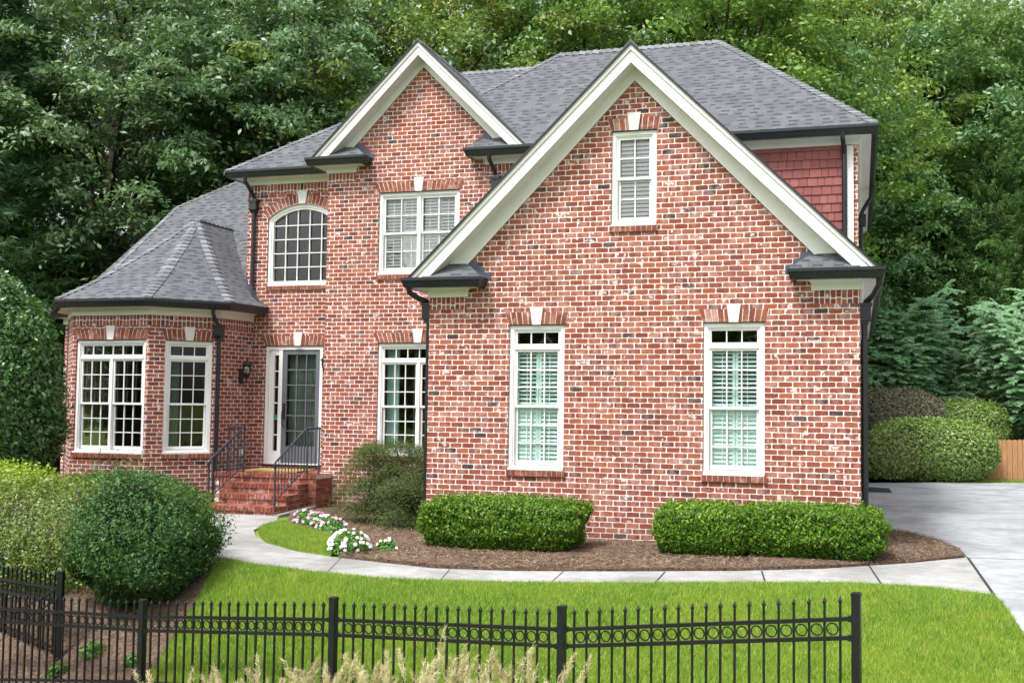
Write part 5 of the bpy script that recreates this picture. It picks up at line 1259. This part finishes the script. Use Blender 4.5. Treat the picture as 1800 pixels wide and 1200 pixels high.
# small plants in the bark bed
for i, (lab, x, y, r, mt) in enumerate((('small green weed under the dark yew behind the fence', -8.45, 9.95, .16, 'bed'), ('low leafy green weed between the fence post and the gate', -8.75, 9.75, .13, 'bed'), ('small weed in the bark close to the lawn edge', -7.75, 9.75, .10, 'bed'), ('dark reddish-purple sprig at the lower left corner', -6.95, 7.35, .22, 'purple'), ('bright green leafy plant at the bottom left corner', -6.75, 7.15, .16, 'yellow'))):
    rg = np.random.default_rng(80 + i); z = hgt(x, y); hh = 2.6 if i == 3 else 1.1
    t = thing('small_plant', lab, 'plant', (x, y, z)); D = sunit(rg, 420); D[:, 2] = abs(D[:, 2]); leaf_obj('foliage', L[mt], t, np.array([x, y, z]) + D * rg.random(420)[:, None] ** .5 * [r, r, r * hh], D, .045, .5, .8)
    m = MB(); m.tube([(x, y, z), (x + .02, y, z + r * hh * .8)], [.006, .003], 5); m.build('stems', M['twig'], t, uv=False)

# ------------------------------------------------------------------ trees
def tree_meshes(kind, seed, H, rx, base, npuff, per, size, mat, gap=0, droop=.35, pr=.085, asp=.55, flatz=.55, trunk_r=.25, low=.0):
    rg = np.random.default_rng(seed); zc = base + (H - base) * .5; rz = (H - base) * .52; P = []; Nn = []; C = []; RN = []
    while len(C) < npuff:
        v = sunit(rg, 1)[0]; r = rg.uniform(.35, 1.) ** .55; c = np.array([v[0] * rx * r, v[1] * rx * r, zc + v[2] * rz * r])
        if gap and abs(c[0]) < gap and c[1] < .8: continue
        C.append(c)
    for c in C:
        nb = rg.integers(4, 8); R0_ = H * pr * rg.uniform(.75, 1.3); hue = rg.random() * .35
        for b in range(nb):
            off = rg.normal(size=3) * [.78, .78, .46] * R0_; R_ = R0_ * rg.uniform(.26, .52); k = int(per / 5.5 * (R_ / (R0_ * .45)) ** 1.5)
            a = rg.uniform(0, 6.283); st = rg.uniform(1.0, 1.9); q = rg.normal(size=(k, 3)) * [.52 * st, .52, .22] * R_
            q = np.stack([q[:, 0] * math.cos(a) - q[:, 1] * math.sin(a), q[:, 0] * math.sin(a) + q[:, 1] * math.cos(a), q[:, 2]], 1); q[:, 2] -= droop * .8 * (q[:, 0] ** 2 + q[:, 1] ** 2) / (R_ + .3)
            P.append(q + c + off); Nn.append(q * [1, 1, 0] / (R_ + .1) * .5 + [0, -.15, .85] + np.array([c[0], c[1], 0]) / (np.hypot(c[0], c[1]) + 2) * .3); RN.append(np.clip(rg.random(k) * .65 + hue, 0, 1))
    P = np.concatenate(P); Nn = np.concatenate(Nn)
    cm = leaf_mesh('crown', P, Nn, size, asp, .95, np.concatenate(RN), .15, None, .35, rg, Vector((0, 0, 0))); cm.materials.append(mat)
    m = MB(); pts = [(0, 0, -.2)]; x = y = 0
    for i in range(1, 7): x += rg.normal() * .10; y += rg.normal() * .10; pts.append((x, y, H * .95 * i / 6))
    m.tube(pts, [trunk_r * 1.25, trunk_r, trunk_r * .9, trunk_r * .72, trunk_r * .5, trunk_r * .3, .04], 10)
    for c in C[::2]:
        zb = max(base * .6, c[2] - np.hypot(c[0], c[1]) * .6 - 1.0); f = min(1, zb / (H * .95)); i = min(5, int(f * 6)); t_ = f * 6 - i; b = Vector(pts[i]).lerp(Vector(pts[i + 1]), t_)
        e = Vector(c); mid = b.lerp(e, .5) + Vector((rg.normal() * .25, rg.normal() * .25, .35)); m.tube([b, mid, e], [trunk_r * .34 * (1 - f * .5), trunk_r * .2, .02], 6, cap=False)
    to = m.build('trunk', M['bark'], None, smooth=True, uv=False); tm = to.data; bpy.data.objects.remove(to)
    return tm, cm
def cedar_meshes(seed, H, rx, mat, n=900, per=70, size=.20, asp=.2, up=.55):
    rg = np.random.default_rng(seed); P = []; A = []; RN = []
    for i in range(n):
        f = rg.random() ** .8; z = .4 + f * (H - .6); rr = rx * (1 - f) ** .75 * rg.uniform(.55, 1.08) + .1; a = rg.uniform(0, 6.283); c = np.array([math.cos(a) * rr, math.sin(a) * rr, z]); d = np.array([math.cos(a), math.sin(a), up]); d /= np.linalg.norm(d)
        k = per; s = rg.random(k)[:, None]; q = c + d * (s - .4) * .9 + rg.normal(size=(k, 3)) * .13 * (1.15 - s); P.append(q); A.append(np.tile(d, (k, 1)) + rg.normal(size=(k, 3)) * .45); RN.append(np.clip(rg.random(k) * .6 + s[:, 0] * .4, 0, 1))
    P = np.concatenate(P); A = np.concatenate(A); cm = leaf_mesh('crown', P, None, size, asp, 1., np.concatenate(RN), .1, A * 4, .35, rg, Vector((0, 0, 0))); cm.materials.append(mat)
    m = MB(); m.tube([(0, 0, -.2), (0, 0, H * .5), (0, 0, H * .95)], [.22, .14, .03], 9); to = m.build('trunk', M['bark'], None, uv=False); tm = to.data; bpy.data.objects.remove(to); return tm, cm
V_ = {
 'oak': tree_meshes('oak', 101, 17, 6.2, 1.5, 120, 1500, .185, L['oak'], gap=1.9, pr=.075, trunk_r=.26, asp=.42, droop=.5),
 'oak2': tree_meshes('oak', 102, 17, 5.4, 1.0, 105, 1450, .185, L['oak'], pr=.078, asp=.42, droop=.5),
 'hard': tree_meshes('hard', 103, 18, 4.8, 2.0, 90, 1250, .155, L['maplewood'], gap=1.3, pr=.078),
 'hard2': tree_meshes('hard', 104, 18, 4.6, 3.0, 70, 1150, .155, L['maplewood'], pr=.075),
 'bright': tree_meshes('bright', 105, 16, 4.6, .8, 105, 1200, .175, L['bright'], pr=.08, droop=.45),
 'bright2': tree_meshes('bright', 106, 16, 4.2, 1.0, 80, 1200, .175, L['bright'], pr=.085, droop=.45),
 'high': tree_meshes('high', 111, 17, 4.4, 6.0, 85, 1200, .175, L['bright'], pr=.08, droop=.5),
 'cedar': cedar_meshes(107, 12, 2.7, L['cedar'], 1300, 90, .15, .16),
 'conifer': cedar_meshes(108, 15, 4.2, L['conifer'], 1300, 70, .24, .2, .1),
}
def place(kind, x, y, s, rot, label, name='broadleaf_tree', cat='tree', sz=1., group=None):
    t = thing(name, label, cat, (x, y, 0), group); t.rotation_euler.z = rot; t.scale = (s, s, s * sz)
    for nm, me in zip(('trunk', 'crown'), V_[kind]): link(bpy.data.objects.new(nm, me), t)
place('conifer', -24.0, 22.0, 1.15, 0, 'dark green evergreen at the left edge of the picture', 'evergreen_tree')
place('oak', -23.2, 27.0, 1.0, .0, 'big oak with a dark trunk showing through its blue-green crown, left of the house', 'oak_tree')
place('oak2', -17.2, 28.5, .98, 1.0, 'blue-green oak whose crown hangs over the roof of the left wing', 'oak_tree')
place('bright', -28.5, 26.0, .62, 2.0, 'younger bright green tree low behind the holly at far left', 'young_tree')
place('bright2', -22.3, 24.0, .44, .5, 'low leafy young tree just left of the bay roof', 'young_tree')
place('bright', -31.5, 29.5, .85, 1.1, 'mid green tree beyond the left edge of the roof, behind the young trees')
place('bright2', -26.0, 25.2, .55, 2.6, 'leafy young tree filling the gap under the big oak', 'young_tree')
place('hard', -19.5, 36.0, 1.05, 2.2, 'yellow-flecked tree far back between the two oaks')
place('hard', -14.6, 31.0, 1.0, .3, 'olive green tree behind the valley left of the middle gable')
place('oak2', -12.4, 35.5, 1.1, 3.1, 'dense green tree directly behind the peak of the middle gable', 'oak_tree')
place('hard2', -9.8, 31.5, 1.0, 1.2, 'thin crowned tree with sky showing through, between the two gable peaks')
place('bright', -7.2, 33.5, 1.06, 4.0, 'bright green tree behind the left end of the main ridge')
place('hard', -4.4, 31.0, .98, 2.9, 'green and yellow tree behind the middle of the main ridge')
place('oak2', -3.4, 37.5, 1.1, 5.0, 'dense tree behind the right end of the main ridge', 'oak_tree')
place('hard2', -.8, 43.5, 1.15, .8, 'dark topped tree above the right hip of the roof')
place('high', .9, 39.5, .78, 3.0, 'pale green rounded young tree touching the right hip of the roof', 'young_tree', sz=.98)
place('high', 2.6, 42., 1.05, 1.9, 'tall leafy bright green tree right of the house')
place('bright2', 9.5, 44.0, 1.2, 2.4, 'tall tree at the top right corner')
place('cedar', 4.75, 38.5, 1.12, 0, 'feathery green cedar at the right behind the board fence', 'cedar_tree')
place('hard2', 5.6, 46.0, 1.15, 3.7, 'loose crowned tree with sky gaps at the upper right')
# the wood behind, one mass
rg = np.random.default_rng(200); P = []; Nn = []
for i in range(560):
    y = rg.uniform(38, 50); x = rg.uniform(-52, 14) * (y / 42); y += 8 if x > -3 else 0; z = 24 * rg.random() ** .95; R_ = rg.uniform(1.2, 2.2); k = 300; D = sunit(rg, k); D[:, 1] = -abs(D[:, 1]); q = D * R_ * (.6 + .4 * rg.random(k))[:, None] * [1, 1, .65]
    P.append(q + [x, y, z]); Nn.append(D + [0, 0, .6])
for i in range(260):
    x = rg.uniform(-36, 12); y = (rg.uniform(40, 43) if x > -3 else rg.uniform(35, 38)) if x > -16 else rg.uniform(30, 36); z = 3.6 * rg.random(); k = 260; D = sunit(rg, k); D[:, 2] = abs(D[:, 2]); P.append(D * rg.uniform(.7, 1.2) + [x, y, z]); Nn.append(D + [0, 0, .6])
o = leaf_obj('woodland', L['maplewood'], None, np.concatenate(P), np.concatenate(Nn), .34, .55, .7); tag(o, 'deep woodland closing the view behind the house', 'woods', kind='stuff')

# the wood on the other side of the street, seen only as reflections in the window glass
rg = np.random.default_rng(300); P = []; Nn = []
for i in range(420):
    y = rg.uniform(-34, -24); x = rg.uniform(-60, 36); z = 13 * rg.random() ** .9 * (.75 + .25 * math.sin(x * .35)); R_ = rg.uniform(1.2, 2.4); k = 110; D = sunit(rg, k); P.append(D * R_ * (.5 + .5 * rg.random(k))[:, None] * [1, 1, .7] + [x, y, z]); Nn.append(D + [0, 0, .6])
o = leaf_obj('woodland', L['maplewood'], None, np.concatenate(P), np.concatenate(Nn), .55, .6, .7); tag(o, 'dark line of trees reflected in the window panes', 'woods', kind='stuff')

# ------------------------------------------------------------------ light, sky, camera
w = bpy.data.worlds.new('World'); scene.world = w; w.use_nodes = True; nt = w.node_tree; nt.nodes.clear()
sky = nt.nodes.new('ShaderNodeTexSky'); sky.sky_type = 'NISHITA'; sky.sun_disc = False
SE, SA_ = R(60), R(208)
sky.sun_elevation = SE; sky.sun_rotation = SA_; sky.air_density = 1.0; sky.dust_density = 4.0; sky.ozone_density = 1.0
hs = nt.nodes.new('ShaderNodeHueSaturation'); hs.inputs['Saturation'].default_value = .28; hs.inputs['Value'].default_value = 1.0
bg = nt.nodes.new('ShaderNodeBackground'); bg.inputs['Strength'].default_value = .14; ow = nt.nodes.new('ShaderNodeOutputWorld')
nt.links.new(sky.outputs[0], hs.inputs['Color']); nt.links.new(hs.outputs[0], bg.inputs[0]); nt.links.new(bg.outputs[0], ow.inputs[0])
sl = bpy.data.lights.new('sun', 'SUN'); sl.energy = 1.9; sl.angle = R(11); sl.color = (1., .975, .94)
so = bpy.data.objects.new('sun', sl); col.objects.link(so)
sd = Vector((math.sin(SA_) * math.cos(SE), math.cos(SA_) * math.cos(SE), math.sin(SE)))
so.rotation_euler = sd.to_track_quat('Z', 'Y').to_euler(); so.location = (0, 0, 30)
scene.view_settings.view_transform = 'Standard'; scene.view_settings.look = 'None'; scene.view_settings.gamma = 1.0
scene.view_settings.exposure = 1.2

yaw, pit, rol = R(15.200), R(3.046), R(.584)
F0 = Vector((-math.sin(yaw), math.cos(yaw), 0)); R0 = Vector((math.cos(yaw), math.sin(yaw), 0)); U0 = Vector((0, 0, 1))
F_ = F0 * math.cos(pit) + U0 * math.sin(pit); U_ = -F0 * math.sin(pit) + U0 * math.cos(pit)
Rr = R0 * math.cos(rol) + U_ * math.sin(rol); Uu = -R0 * math.sin(rol) + U_ * math.cos(rol)
cam = bpy.data.cameras.new('camera'); cam.sensor_width = 36; cam.lens = 36 * 1793.5 / 1800; cam.shift_x = -(1023.0 - 900) / 1800; cam.shift_y = (615.4 - 600) / 1800
cam.clip_start = .1; cam.clip_end = 1500
co = bpy.data.objects.new('camera', cam); col.objects.link(co)
co.matrix_world = Matrix(((Rr.x, Uu.x, -F_.x, 0), (Rr.y, Uu.y, -F_.y, 0), (Rr.z, Uu.z, -F_.z, EYE), (0, 0, 0, 1)))
scene.camera = co
